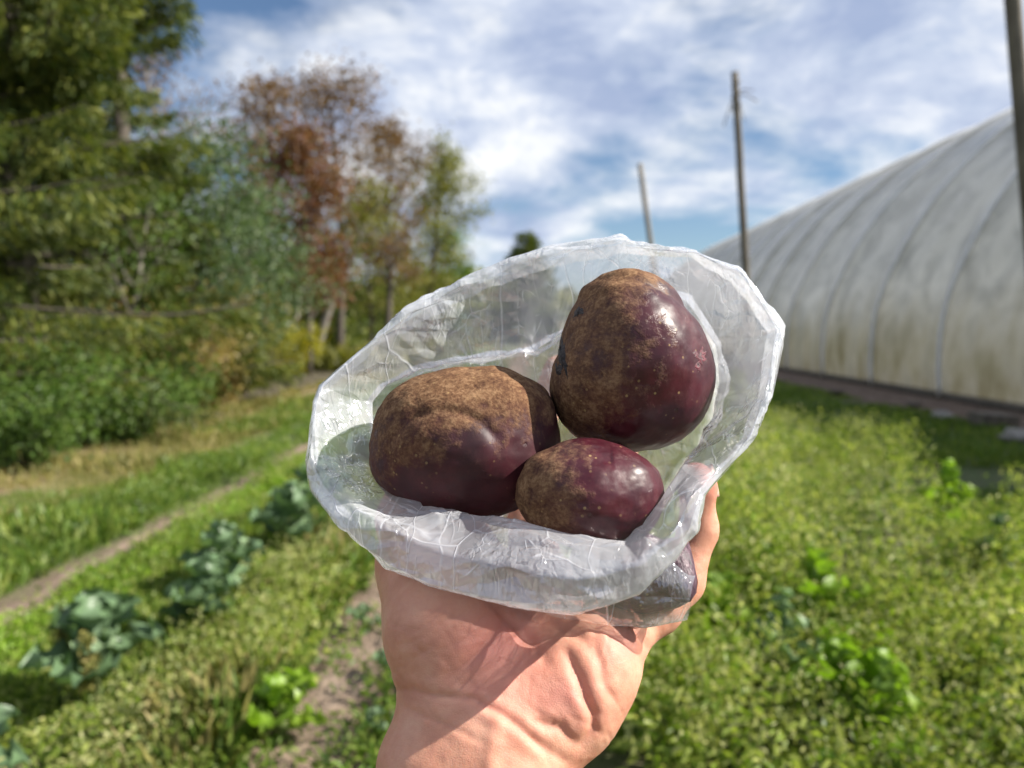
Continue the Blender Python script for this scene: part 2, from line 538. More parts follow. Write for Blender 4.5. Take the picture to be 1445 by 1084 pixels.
grass('meadow_grass', 26000, -4.1, -2.55, 2.5, 40, .13, LEAF_GRASS, 1, mask=patchy(3, -.35))
grass('dry_meadow_grass', 15000, -4.9, -3.3, 4, 45, .12, LEAF_DRY, 2, mask=patchy(5, -.2))
grass('path_tufts', 5000, -2.6, -2.2, 2.2, 30, .08, LEAF_GRASS, 17, mask=patchy(12, -.02, 2.0, 1.1))
grass('bed_grass', 26000, -2.25, -1.5, 2.2, 30, .10, LEAF_GRASS, 3)
grass('lawn_grass', 32000, 2.5, 5.9, 4.2, 45, .09, LEAF_GRASS, 4, mask=patchy(4, -.6))
grass('tall_meadow_grass', 12000, -7.5, -3.6, 22, 70, .55, LEAF_OLIVE, 5, .9, .008)
grass('seedy_grass', 5000, -1.32, -.92, 1.7, 18, .20, LEAF_DRY, 6, wid=.0028, mask=patchy(8, -.25))
grass('green_bed_grass', 20000, -1.45, -.88, 1.7, 26, .17, LEAF_GRASS, 16, wid=.0032)


def weeds(name, ncl, per, x0, x1, y0, y1, h, mat, seed, ls=.04, keep=None):
    global rng
    rng = np.random.default_rng(seed)
    x, y = scatter(ncl, x0, x1, y0, y1, 1.5)
    if keep is not None:
        k = keep(x, y); x, y = x[k], y[k]
    ncl = len(x); P = []; A = []; L = []
    hh = h * (.55 + .75 * rng.random(ncl)) * (.8 + .45 * vnoise(np.stack([x * 1.1, y * .9, x * 0], -1)))
    for i in range(ncl):
        n = per; t = rng.random(n) ** .7
        lean = rng.normal(size=2) * .35
        q = np.stack([x[i] + lean[0] * hh[i] * t + rng.normal(size=n) * .055, y[i] + lean[1] * hh[i] * t + rng.normal(size=n) * .055, hh[i] * t + .01], -1)
        a = rng.normal(size=(n, 3)); a[:, 2] += .35
        P.append(q); A.append(a); L.append((1.25 - .8 * t) * ls * (.6 + .8 * rng.random(n)) * max(1, (y[i] / 6) ** .5))
    P = np.concatenate(P); A = np.concatenate(A); L = np.concatenate(L)
    return tag(leaves(name, P, A, L, L * .38, mat, None, .3), kind='stuff')


weeds('field_weeds', 1750, 66, .12, 3.7, 1.75, 22, .50, LEAF_WEED, 21, .052, lambda x, y: (x < 2.85 + .25 * np.sin(y * 2.1)) & (vnoise(np.stack([x * 1.3, y * 1.1, x * 0 + 2], -1)) > -.12))
def seed_tops(name, ncl, per, x0, x1, y0, y1, h, mat, seed):
    global rng
    rng = np.random.default_rng(seed)
    x, y = scatter(ncl, x0, x1, y0, y1, 1.5); n = ncl * per
    k = np.repeat(np.arange(ncl), per)
    zt = h * (.6 + .7 * rng.random(ncl)) * (.8 + .45 * vnoise(np.stack([x * 1.1, y * .9, x * 0], -1)))
    q = np.stack([x[k], y[k], zt[k]], -1) + rng.normal(size=(n, 3)) * np.array([.045, .045, .05])
    ln = .016 * (.6 + .8 * rng.random(n)) * np.maximum(1, (y[k] / 5) ** .6)
    return tag(leaves(name, q, rng.normal(size=(n, 3)), ln, ln * .7, mat, None, .2), kind='stuff')


weeds('tall_weeds', 170, 90, .9, 2.6, 2.6, 18, .80, LEAF_WEED, 43, .055, lambda x, y: vnoise(np.stack([x * .9, y * .8, x * 0 + 6], -1)) > -.05)
seed_tops('seedy_weeds', 230, 26, -1.32, -.92, 1.7, 15, .20, LEAF_SEED, 44)
seed_tops('weed_seed_heads', 900, 34, .15, 2.8, 1.8, 20, .50, LEAF_SEED, 41)
weeds('seedling_carpet', 330, 26, -2.25, -1.95, 2.2, 24, .12, LEAF_LIME, 22, .05)
weeds('low_row_greens', 420, 26, -3.2, -2.6, 3, 30, .14, LEAF_GRASS, 23, .05)
weeds('bed_weeds', 420, 44, -1.35, -.92, 1.7, 16, .22, LEAF_WEED, 24, .042)
weeds('path_edge_weeds', 420, 40, -2.25, -1.5, 1.9, 18, .16, LEAF_WEED, 27, .035)
weeds('seedling_row_weeds', 110, 24, -.55, -.32, 1.7, 14, .11, LEAF_GRASS, 25, .05)
weeds('soil_strip_weeds', 90, 16, -.92, -.5, 1.7, 16, .08, LEAF_GRASS, 28, .04)
weeds('broad_weeds', 300, 24, .15, 2.7, 1.8, 16, .46, LEAF_GREEN, 46, .085, lambda x, y: vnoise(np.stack([x * 1.1, y * .9, x * 0 + 15], -1)) > -.1)
weeds('soil_edge_weeds', 70, 20, -.98, -.8, 1.7, 14, .1, LEAF_GRASS, 26, .04)


# ---- leafy row plants -------------------------------------------------------
def leafy_plant(name, H, nleaf, ll, lw, mat, seed, wave=.18, up=.55):
    """rosette of big lobed leaves on a short stem"""
    g = np.random.default_rng(seed)
    root = empty(name, (0, 0, 0))
    mb = MB(); mb.tube([(0, 0, 0), (.01, .005, H * .3), (0, .01, H * .62)], [.016, .013, .008], 6); 
    V = []; Fc = []; n0 = 0; nu, nv = 9, 7
    for i in range(nleaf):
        az = i * 2.4 + g.normal() * .25; t = i / nleaf
        L = ll * (.7 + .5 * g.random()) * (1 - .4 * t); Wd = lw * L / ll
        e = (.42 + up * t * 1.4 + .2 * g.random())
        d = np.array([math.cos(az) * math.cos(e), math.sin(az) * math.cos(e), math.sin(e)])
        s = np.array([-math.sin(az), math.cos(az), 0]); nn = np.cross(d, s)
        b = np.array([0, 0, H * (.2 + .42 * t)])
        pet = b + d * L * .35
        mb.tube([b, (b + pet) / 2 + np.array([0, 0, .01]), pet], [.006, .005, .004], 5)
        u = np.linspace(0, 1, nu)[:, None]; w = np.linspace(-1, 1, nv)[None]
        prof = np.sin(np.pi * np.clip(u * .93 + .05, 0, 1)) ** .6 * (1 + .12 * np.sin(u * 17 + i))
        bend = -.32 * u ** 2 * L
        rip = wave * Wd * np.abs(w) * np.sin(u * 14 + w * 2 + i * 1.7) + .25 * Wd * w ** 2
        p = pet + d * (u * L)[..., None] + s * (w * prof * Wd * .5)[..., None] + nn * 0 + np.array([0, 0, 1.]) * (bend + 0 * w)[..., None] - nn * (-(rip))[..., None]
        p = p.reshape(-1, 3); p[:, 2] = np.maximum(p[:, 2], .012)
        V.append(p)
        Fc += [(n0 + a * nv + c, n0 + a * nv + c + 1, n0 + (a + 1) * nv + c + 1, n0 + (a + 1) * nv + c) for a in range(nu - 1) for c in range(nv - 1)]
        n0 += nu * nv
    mb.build('stem', STEM, root)
    build('leaf_rosette', np.concatenate(V), Fc, mat, root)
    return root


collards = []
cg = np.random.default_rng(5)
protos = [leafy_plant('collard_plant', .40, 14, .23, .19, LEAF_KALE, s) for s in (1, 2, 3)]
yy = 1.9; i = 0
CL_N = ['nearest', 'second nearest', 'third', 'fourth', 'fifth', 'sixth', 'seventh', 'eighth', 'ninth', 'tenth', 'eleventh', 'twelfth', 'thirteenth', 'fourteenth', 'farthest but one', 'farthest']
spots = []
while yy < 13 and i < 16:
    spots.append((-1.45 + cg.normal() * .10, yy)); yy += .36 + .05 * yy + cg.random() * .18; i += 1
for i, (x, y) in enumerate(spots):
    o = protos[i] if i < 3 else copy_tree(protos[i % 3])
    o.location = (x, y, 0); o.rotation_euler.z = cg.random() * 6.28
    s = .85 + .4 * cg.random(); o.scale = (s, s, s)
    nm = CL_N[i] if i < len(spots) - 1 else 'farthest'
    tag(o, f'blue green collard plant, {nm} from the camera in its row on the left', 'plant', 'collard plants in the row on the left')

LIME_SPOTS = [(1065, 800, .34, 'tall bright lime green leafy plant just right of the little finger'),
              (1150, 875, .34, 'bright yellow green leafy plant among the weeds below the lime one, right of the hand'),
              (1008, 870, .26, 'small bright green round leafed plant right beside the little finger base'),
              (1235, 1040, .28, 'broad pale green leafy plant near the bottom edge, right of the hand'),
              (1335, 690, .36, 'leafy plant standing in the weeds at the edge of the greenhouse shadow'),
              (1180, 990, .26, 'green leafy plant between weeds, lower right of the hand'),
              (395, 1020, .2, 'flat broad leafed green plant on the bare soil left of the wrist')]
for k, (u, v, h, lab) in enumerate(LIME_SPOTS):
    o = leafy_plant('leafy_plant', h * (1.9 if k < 6 else 1), 14, .21 if k < 6 else .17, .16 if k < 6 else .13, LEAF_LIME, 40 + k, .22, .75)
    p = G(u, v + (95 if k < 6 else 30)); o.location = (p[0], p[1], 0)
    tag(o, lab, 'plant')
KALE_SPOTS = [(1100, 925, 'blue green kale plant with pale leaves amid the weeds right of the hand'),
              (1410, 760, 'dark kale plant at the right edge of the picture in the weeds'),
              (545, 950, 'small grey green kale plant against the left edge of the wrist'),
              (530, 1040, 'small blue kale plant beside the forearm at the bottom of the soil strip'),
              (512, 880, 'small kale seedling on the soil strip just below the bag left of the palm')]
for k, (u, v, lab) in enumerate(KALE_SPOTS):
    big = k < 2
    o = leafy_plant('kale_plant', .55 if big else .13, 10 if big else 7, .17 if big else .085, .12 if big else .06, LEAF_KALE, 60 + k, .3, .8)
    p = G(u, v + (85 if big else 12)); o.location = (p[0], p[1], 0)
    tag(o, lab, 'plant')
o = empty('weed_spike', (0, 0, 0))


def seed_spike(u, v, H, label, seed):
    global rng
    rng = np.random.default_rng(seed)
    p = G(u, v); root = empty('seed_spike', (p[0], p[1], 0)); tag(root, label, 'plant')
    mb = MB(); sp, sr = limb((0, 0, 0), (.05, 0, 1), H, .005, 0, 6, .04); mb.tube(sp, sr, 5)
    mb.build('stem', STEM, root)
    n = 220; t = .45 + .55 * rng.random(n); x = t * 6; a = np.minimum(5, x.astype(int)); q = sp[a] + (sp[a + 1] - sp[a]) * (x - a)[:, None]
    ax = rng.normal(size=(n, 3)); ax[:, 2] += .6
    leaves('seed_head', q + rng.normal(size=(n, 3)) * .010, ax, .022, .012, LEAF_DRY, root)


bpy.data.objects.remove(o)
seed_spike(85, 1000, .34, 'tall straw coloured seed spike left of the collard row, nearer the left edge', 1)
seed_spike(128, 1030, .30, 'straw coloured seed spike just right of the tall one at lower left', 2)
seed_spike(212, 1075, .26, 'short ochre seed spike in the grass at the bottom left', 3)

# ------------------------------------------------------------------ trees and shrubs along the left
def at(u, Y):
    return ((u - 756) / F * Y, Y, 0)


conifer('spruce_tree', at(10, 9.2), 13.5, 3.2, 32, 6, 900, .12, 'large dark spruce with drooping boughs at the left edge, closest tree', 1)
conifer('spruce_tree', at(170, 12.0), 9.6, 2.4, 27, 6, 620, .13, 'slimmer dark spruce right of the largest one, its tip leaning over the grey green trees', 2)
conifer('spruce_tree', at(-90, 7.6), 9.0, 2.4, 25, 6, 600, .105, 'near spruce whose boughs enter at the left edge of the picture', 4)
conifer('far_conifer', at(742, 62), 9.0, 3.6, 36, 7, 60, .6, 'small distant dark conifer above the top left rim of the bag', 3, group=None)

decid('leafy_tree', at(262, 13.5), 4.0, 2.0, 7500, .085, LEAF_GREY, BARK, 'grey green bushy tree standing against the right side of the spruces', 'tree', seed=1, base=.12, nl=22)
decid('leafy_tree', at(332, 16.5), 3.5, 1.9, 6500, .095, LEAF_GREY, BARK, 'grey green tree right of the other one, left of the red tree', 'tree', seed=2, base=.12, nl=22)
decid('bare_tree', at(285, 22), 9.0, 1.9, 1500, .10, LEAF_RUST, BARK_PALE, 'nearly bare tall tree rising behind the grey green tree', 'tree', seed=3, base=.4, nl=22, gap=.3)
decid('rust_tree', at(352, 24), 9.2, 1.6, 3000, .12, LEAF_RUST, BARK_PALE, 'tall thin tree with brownish red crown left of the bare twigs', 'tree', seed=4, base=.5, nl=18, gap=.9)
decid('bare_tree', at(405, 25), 8.4, 1.3, 420, .10, LEAF_RUST, BARK_PALE, 'bare twiggy tree between the two tall rusty trees', 'tree', seed=5, base=.35, nl=20)
decid('red_tree', at(432, 21), 6.4, 1.7, 6500, .12, LEAF_RED, BARK, 'short tree with the reddest leaves in the middle of the tree line', 'tree', seed=6, base=.2, nl=18)
decid('rust_tree', at(478, 28), 10.1, 2.2, 4600, .12, LEAF_RUST, BARK, 'tallest rusty brown tree of the tree line', 'tree', seed=7, base=.5, nl=18, gap=.9)
decid('pale_trunk_tree', at(440, 26), 6.6, 1.4, 1500, .12, LEAF_OLIVE, BARK_PALE, 'tree with straight pale trunk below the red leaves', 'tree', seed=8, base=.45, nl=14, tr=.16)
decid('rust_tree', at(545, 33), 9.9, 2.4, 5200, .13, LEAF_RUST, BARK, 'orange brown tree right of the tallest rusty tree', 'tree', seed=9, base=.3, nl=18, gap=.9)
decid('olive_tree', at(597, 39), 10.0, 2.6, 7000, .15, LEAF_OLIVE, BARK, 'olive green tree at the right end of the tree line', 'tree', seed=10, base=.15, nl=22, gap=.7)
decid('leafy_tree', at(632, 43), 6.4, 1.9, 4000, .16, LEAF_GREEN, BARK, 'low green tree at the very end of the tree line by the bag', 'tree', seed=11, base=.1, nl=18)
decid('olive_tree', at(525, 36), 6.6, 2.6, 6000, .14, LEAF_OLIVE, BARK, 'low olive tree below the orange brown tree', 'tree', seed=12, base=.1, nl=18)
decid('pale_trunk_tree', at(150, 10.4), 3.2, 1.0, 900, .07, LEAF_GREEN, BARK_PALE, 'small tree with leaning pale trunk under the spruces', 'tree', seed=13, base=.35, nl=12, tr=.06)
decid('pale_trunk_tree', at(410, 23), 6.0, 1.2, 900, .11, LEAF_RED, BARK_PALE, 'slim pale trunked tree left of the straight pale trunk', 'tree', seed=14, base=.5, nl=12, tr=.10)

SHR = [(60, 8.2, 1.0, .7, LEAF_GREEN, 'green fern like shrub at the foot of the largest spruce'),
       (150, 8.6, .75, .6, LEAF_GREEN, 'low bright green shrub on the straw edge under the spruces'),
       (0, 6.9, .7, .6, LEAF_GREEN, 'green shrub at the left edge of the picture by the straw strip'),
       (205, 11.0, 1.5, .8, LEAF_BROWN, 'brown leaved shrub right of the shady gap under the spruces'),
       (262, 13.0, 1.9, 1.0, LEAF_BROWN, 'tall reddish brown shrub under the grey green tree'),
       (305, 14.5, 1.4, .9, LEAF_OLIVE, 'yellow green arching shrub in front of the brown one'),
       (232, 10.6, .8, .6, LEAF_GREEN, 'small green shrub at the straw edge below the brown shrub'),
       (352, 18.5, 2.0, .8, LEAF_YELLOW, 'bright yellow green shrub in the middle of the tree line'),
       (392, 20.5, 1.3, .7, LEAF_YELLOW, 'golden yellow flowering clump right of the yellow green shrub'),
       (418, 23.5, 1.2, .6, LEAF_YELLOW, 'smaller golden clump at the foot of the pale trunks'),
       (345, 16.2, 1.3, .9, LEAF_OLIVE, 'olive shrub leaning over the straw below the yellow shrub'),
       (110, 9.6, 1.3, .8, LEAF_OLIVE, 'olive green shrub in the shade between the spruce trunks'),
       (300, 12.3, .8, .55, LEAF_BROWN, 'low brown shrub at the straw edge in the middle')]
for k, (u, Y, h, r_, mt, lab) in enumerate(SHR):
    shrub('shrub', at(u, Y), h * 1.3, r_ * 1.2, 3400, .028 + .0036 * Y, mt, lab, k)

# far wood closing the field: reads as one mass
rng = np.random.default_rng(77)
nw = 26000
ux = rng.random(nw); xw = -70 + 190 * ux; hw = 5.5 + 3.2 * fbm(np.stack([xw * .11, xw * 0, xw * 0], -1), 4, 5)
pos = np.stack([xw, 118 + rng.normal(size=nw) * 5, hw * rng.random(nw) ** .8], -1)
ax = rng.normal(size=(nw, 3)); s = .9 * (.6 + .8 * rng.random(nw))
tag(leaves('far_wood', pos, ax, s, s * .7, LEAF_OLIVE), kind='stuff')
rng = np.random.default_rng(78)
nw = 26000
yw = 9 + 60 * rng.random(nw); xw = -9.5 - 4 * rng.random(nw) - .03 * yw
hw = 3.2 + 1.6 * vnoise(np.stack([xw * .4, yw * .4, xw * 0], -1)) + .02 * yw
pos = np.stack([xw, yw, hw * rng.random(nw)], -1)
s = .34 * (.6 + .8 * rng.random(nw))
tag(leaves('dark_undergrowth', pos, rng.normal(size=(nw, 3)), s, s * .6, LEAF_SPRUCE), kind='stuff')


# ------------------------------------------------------------------ greenhouse
def greenhouse():
    X0, HS, RAD, T0, T1, Y0, Y1 = 7.35, 1.70, 8.2, R(17.6), R(80), 4.5, 54.0
    a = RAD * (math.cos(T0) - math.cos(T1)); xc = X0 + a
    root = empty('greenhouse', (xc, (Y0 + Y1) / 2, 0))
    tag(root, 'long hoop greenhouse under cloudy plastic film with algae stained lower walls', 'greenhouse')
    off = np.array([xc, (Y0 + Y1) / 2, 0])
    def prof(n, ins=0.0):
        t = np.linspace(T0, T1, n // 2)
        arc = np.stack([X0 + RAD * math.cos(T0) - (RAD - ins) * np.cos(t), HS - RAD * math.sin(T0) + (RAD - ins) * np.sin(t)], -1)
        x0 = arc[0, 0]
        wall = np.stack([np.full(7, x0), np.linspace(.06, HS, 8)[:-1]], -1)
        wall[:, 0] -= .06 * np.sin(np.linspace(0, np.pi, 7))
        half = np.concatenate([wall, arc])
        for _ in range(3): half[1:-1] = half[1:-1] * .5 + .25 * (half[:-2] + half[2:])
        other = half[::-1].copy(); other[:, 0] = 2 * xc - other[:, 0]
        return np.concatenate([half, other])
    sp = 2.85; k0 = 14.25
    ribs = np.arange(k0 - 3 * sp, Y1, sp)
    P = prof(60); ny = 420; ys = np.linspace(Y0, Y1, ny)
    # film sags a little between hoops
    ph = np.abs(((ys - k0) / sp) % 1 - .5) * 2            # 1 at a hoop
    sag = (1 - ph ** 3) * .07
    cx, cz = xc, 1.2
    V = np.zeros((ny, len(P), 3))
    dirs = P - np.array([cx, cz]); dirs /= np.linalg.norm(dirs, axis=1)[:, None]
    lowfac = np.clip((P[:, 1]) / 2.0, 0.25, 1)
    for i, y in enumerate(ys):
        w = .07 * fbm(np.stack([P[:, 0] * .7, np.full(len(P), y * .6), P[:, 1] * .45], -1), 3, 3) + .05 * np.abs(vnoise(np.stack([P[:, 0] * .9 + y * 1.1, np.full(len(P), y * 1.3), P[:, 1] * 1.0 - y * .7], -1)))
        q = P - dirs * (sag[i] * lowfac + w * .5 + .015)[:, None]
        V[i, :, 0] = q[:, 0]; V[i, :, 1] = y; V[i, :, 2] = q[:, 1]
    n = len(P)
    f = np.array([(i * n + j, i * n + j + 1, (i + 1) * n + j + 1, (i + 1) * n + j) for i in range(ny - 1) for j in range(n - 1)])
    m = Mat('greenhouse_film'); co = m.n('ShaderNodeNewGeometry').outputs['Position']
    sx = m.n('ShaderNodeSeparateXYZ', {0: co})
    st = m.noise(m.n('ShaderNodeMapping', {'Vector': co, 'Scale': (.6, .9, .35)}), 1.6, 6, .62)
    lowm = m.math('SUBTRACT', 1.0, m.math('DIVIDE', m.math('ADD', sx.outputs['Z'], m.math('MULTIPLY', m.math('SUBTRACT', st, .5), 1.9)), 2.25), clamp=True)
    lowm = m.ramp(lowm, [(.02, 0.0), (.45, .60), (1.0, .95)])
    algae = m.ramp(st, [(.34, (.28, .25, .14)), (.46, (.43, .39, .27)), (.54, (.54, .51, .42)), (.64, (.40, .38, .30))])
    cl = m.ramp(m.noise(co, 1.1, 6, .66, .6), [(.34, (.50, .50, .48)), (.58, (.88, .87, .84))])
    col = m.mix(lowm, cl, algae)
    bp = m.n('ShaderNodeBump', {'Height': st, 'Strength': .35, 'Distance': .15})
    d = m.n('ShaderNodeBsdfDiffuse', {'Color': col, 'Normal': bp}); tr = m.n('ShaderNodeBsdfTranslucent', {'Color': col})
    mx = m.n('ShaderNodeMixShader', {0: .52, 1: d, 2: tr})
    tp = m.n('ShaderNodeBsdfTransparent', {'Color': (.95, .96, .97, 1)})
    mx = m.n('ShaderNodeMixShader', {0: m.math('SUBTRACT', .06, m.math('MULTIPLY', lowm, .04)), 1: mx, 2: tp})
    gl = m.n('ShaderNodeBsdfGlossy', {'Roughness': .22, 'Normal': bp})
    film = m.done(m.n('ShaderNodeMixShader', {0: m.math('MULTIPLY', m.n('ShaderNodeFresnel', {'IOR': 1.45}), .8), 1: mx, 2: gl}))
    build('cover', V.reshape(-1, 3) - off, f, film, root)
    steel = Mat('galvanised_steel'); nz = steel.noise(steel.obj(), 8, 3)
    steelm = steel.done(steel.n('ShaderNodeBsdfPrincipled', {'Base Color': steel.ramp(nz, [(.3, (.66, .655, .64)), (.7, (.80, .79, .77))]), 'Metallic': 0.0, 'Roughness': .75}))
    Pr = prof(64, -.005)
    for y in ribs:
        mb = MB(); mb.tube(np.stack([Pr[:, 0], np.full(len(Pr), y), Pr[:, 1]], -1) - off, .05, 8)
        mb.build('hoop', steelm, root)
    mb = MB(); mb.box(np.array([X0 - .03, Y0, 0]) - off, np.array([X0 + .015, Y1, .14]) - off); mb.build('baseboard', WOOD, root)
    mb = MB(); mb.box(np.array([2 * xc - X0 - .015, Y0, 0]) - off, np.array([2 * xc - X0 + .03, Y1, .14]) - off); mb.build('baseboard', WOOD, root)
    # end walls
    for yy_, nm in ((Y0, 'end_wall'), (Y1, 'end_wall')):
        q = P - off[[0, 2]]
        vv = np.concatenate([[[0, yy_ - off[1], 1.5]], np.stack([q[:, 0], np.full(n, yy_ - off[1]), q[:, 1]], -1)])
        build(nm, vv, [(0, j + 1, j + 2) for j in range(n - 1)] + [(0, n, 1)], film, root, smooth=False)
    return root


greenhouse()


def post(top_uv, low_uv, Y, r, mat, label, wire=False, top_ext=0):
    """leaning timber post; seen at two pixels, standing on the ground at distance Y"""
    def pt(u, v):
        r_ = CM @ np.array([(u - CU) / F, -(v - CV) / F, -1.0]); return np.array(EYE) + r_ * (Y / r_[1])
    a, b = pt(*top_uv), pt(*low_uv); d = (a - b) / np.linalg.norm(a - b)
    g = b - d * (b[2] + .15) / d[2]; a = a + d * top_ext
    base = np.array([g[0], g[1], 0]); root = empty('timber_post', base); tag(root, label, 'post')
    n = 14; pts = np.array([g + (a - g) * t for t in np.linspace(0, 1, n)]) - base
    pts[1:-1] += rng.normal(size=(n - 2, 3)) * r * .04
    mb = MB(); mb.tube(pts, np.linspace(r * 1.15, r * .92, n), 10); mb.build('shaft', mat, root)
    if wire:
        mw = MB(); t = pts[-1] - (pts[-1] - pts[0]) * .07
        th = np.linspace(0, 6.28 * 3, 40)
        mw.tube(np.stack([t[0] + np.cos(th) * r * 1.12, t[1] + np.sin(th) * r * 1.12, t[2] + .03 * th - .3], -1), .012, 4)
        for e in ((.35, -.1, -.12), (-.2, .05, -.5), (.18, .1, -.4), (.3, .0, .1)):
            mw.tube([t, t + np.array(e) * .4 + np.array([0, 0, .08]), t + np.array(e)], .01, 4)
        mw.build('wire', WOOD, root)


post((1037, 102), (1052, 378), 14.2, .066, WOOD, 'tall dark timber post with wire at its tip, in front of the greenhouse end', True)
post((903, 231), (918, 342), 25, .085, WOOD_PALE, 'shorter pale leaning post rising just above the top rim of the bag')
post((1429, 0), (1446, 205), 6.0, .058, WOOD, 'near dark post cut off at the right edge of the picture', top_ext=1.2)

# debris along the greenhouse base
def board(u, v, sx, sy, sz, rz, label, name='board', mat=WOOD):
    p = G(u, v); mb = MB(); mb.box((-sx / 2, -sy / 2, .0), (sx / 2, sy / 2, sz))
    o = mb.build(name, mat, None, False); o.location = (p[0], p[1], .03); o.rotation_euler = (R(3), R(4), rz)
    b = o.modifiers.new('bevel', 'BEVEL'); b.width = .012; b.segments = 2
    tag(o, label, name.replace('_', ' '))


board(1400, 604, .55, .30, .16, .3, 'short thick weathered timber block lying on the mulch at right', 'timber_block')
board(1178, 556, 1.5, .18, .05, 1.3, 'long grey board lying along the mulch strip beside the greenhouse')
board(1290, 575, .9, .14, .05, 1.0, 'short grey board on the mulch between the block and the long board')


def stone(u, v, r, label, seed):
    n1, n2 = 18, 12
    th = np.linspace(0, 2 * np.pi, n1, endpoint=False); ph = np.linspace(-np.pi / 2, np.pi / 2, n2)
    d = np.stack([np.cos(ph)[:, None] * np.cos(th), np.cos(ph)[:, None] * np.sin(th), np.repeat(np.sin(ph)[:, None], n1, 1)], -1)
    q = d * (r * (1 + .3 * fbm(d * 1.8, 3, seed)))[..., None] * np.array([1.2, .9, .6])
    f = [(i * n1 + j, i * n1 + (j + 1) % n1, (i + 1) * n1 + (j + 1) % n1, (i + 1) * n1 + j) for i in range(n2 - 1) for j in range(n1)]
    o = build('stone', q.reshape(-1, 3), f, STONE); p = G(u, v); o.location = (p[0], p[1], r * .4); tag(o, label, 'stone')


ms = Mat('stone'); STONE = ms.done(ms.n('ShaderNodeBsdfPrincipled', {'Base Color': ms.ramp(ms.noise(ms.obj(), 14, 5, .65), [(.3, (.16, .15, .14)), (.7, (.36, .34, .31))]), 'Roughness': .9}))
stone(1330, 592, .13, 'brown grey stone on the mulch left of the timber block', 1)
stone(1438, 625, .16, 'stone on the mulch at the right edge of the picture', 2)

# ================================================================== foreground: hand, bag, beets
FG_ROT = cam.rotation_euler.to_matrix().to_euler()


def fg(name, pc, faces, mat, parent=None, origin=None, smooth=True, attrs=None):
    """mesh given in camera axes, placed in the world with its own origin"""
    origin = np.mean(pc, axis=0) if origin is None else np.asarray(origin)
    o = build(name, pc - origin, faces, mat, None, smooth, attrs)
    M = Matrix.Translation(Vector(W(origin))) @ cam.rotation_euler.to_matrix().to_4x4()
    if parent:
        o.parent = parent; o.matrix_parent_inverse = Matrix.Identity(4)
        o.matrix_local = parent.matrix_local.inverted() @ M if parent.parent is None else M
    else:
        o.matrix_local = M
    return o


# ---------------- beets
def beet_material(name, dirt_expr, seed, shine=.33):
    m = Mat(name); co = m.obj()
    mp = m.n('ShaderNodeMapping', {'Vector': co, 'Location': (seed * .3, seed * .17, 0)})
    n1 = m.noise(mp, 34, 6, .62, .4); n2 = m.noise(mp, 160, 5, .65); n3 = m.noise(mp, 700, 3, .6)
    streak = m.noise(m.n('ShaderNodeMapping', {'Vector': mp, 'Scale': (1, .25, 1)}), 120, 4, .6)
    sx = m.n('ShaderNodeSeparateXYZ', {0: co})
    base = dirt_expr(m, sx)                                          # soil cover, 0..1 before breakup
    dm = m.math('ADD', base, m.math('MULTIPLY', m.math('SUBTRACT', n1, .5), 1.5))
    dm = m.math('ADD', dm, m.math('MULTIPLY', m.math('SUBTRACT', n2, .5), .9))
    dirt = m.ramp(dm, [(.30, 0.0), (.62, .62), (1.0, .95)])
    skin = m.ramp(m.math('ADD', m.math('MULTIPLY', n1, .6), m.math('MULTIPLY', streak, .4)), [(.3, (.015, .002, .005)), (.5, (.042, .0045, .010)), (.7, (.09, .011, .020))])
    soil = m.ramp(m.math('ADD', m.math('MULTIPLY', n2, .55), m.math('MULTIPLY', n3, .45)), [(.33, (.055, .026, .017)), (.5, (.165, .09, .048)), (.68, (.36, .225, .12))])
    col = m.mix(dirt, skin, soil)
    specks = m.ramp(m.n('ShaderNodeTexVoronoi', {'Vector': mp, 'Scale': 230}).outputs['Distance'], [(.10, 1.0), (.16, 0.0)])
    keep = m.ramp(n1, [(.5, 0.0), (.6, 1.0)])
    col = m.mix(m.math('MULTIPLY', specks, m.math('MULTIPLY', keep, .8)), col, (.33, .22, .10))
    pits = m.ramp(m.n('ShaderNodeTexVoronoi', {'Vector': m.n('ShaderNodeMapping', {'Vector': mp, 'Location': (3, 1, 2)}), 'Scale': 120}).outputs['Distance'], [(.08, 1.0), (.17, 0.0)])
    pk = m.math('MULTIPLY', pits, m.ramp(n2, [(.5, 0.0), (.62, 1.0)]))
    col = m.mix(m.math('MULTIPLY', pk, .8), col, (.035, .012, .012))
    hgt = m.math('ADD', m.math('MULTIPLY', m.math('MULTIPLY', n3, dirt), .5), m.math('MULTIPLY', n2, m.math('ADD', .18, m.math('MULTIPLY', dirt, .6))))
    hgt = m.math('SUBTRACT', hgt, m.math('MULTIPLY', pk, .5))
    bp = m.n('ShaderNodeBump', {'Height': hgt, 'Strength': .55, 'Distance': .0012})
    dust = m.math('MULTIPLY', m.ramp(n2, [(.45, 0.0), (.72, 1.0)]), m.ramp(n3, [(.35, 0.0), (.65, 1.0)]))
    col = m.mix(m.math('MULTIPLY', dust, .22), col, (.17, .075, .065))
    rough = m.math('ADD', m.math('ADD', shine, m.math('MULTIPLY', dirt, .50)), m.math('MULTIPLY', dust, .22))
    p = m.n('ShaderNodeBsdfPrincipled', {'Base Color': col, 'Roughness': rough, 'Normal': bp, 'Specular IOR Level': m.math('SUBTRACT', .44, m.math('MULTIPLY', dirt, .38))})
    return m.done(p)


def ss(x, a, b):
    t = np.clip((x - a) / (b - a), 0, 1); return t * t * (3 - 2 * t)


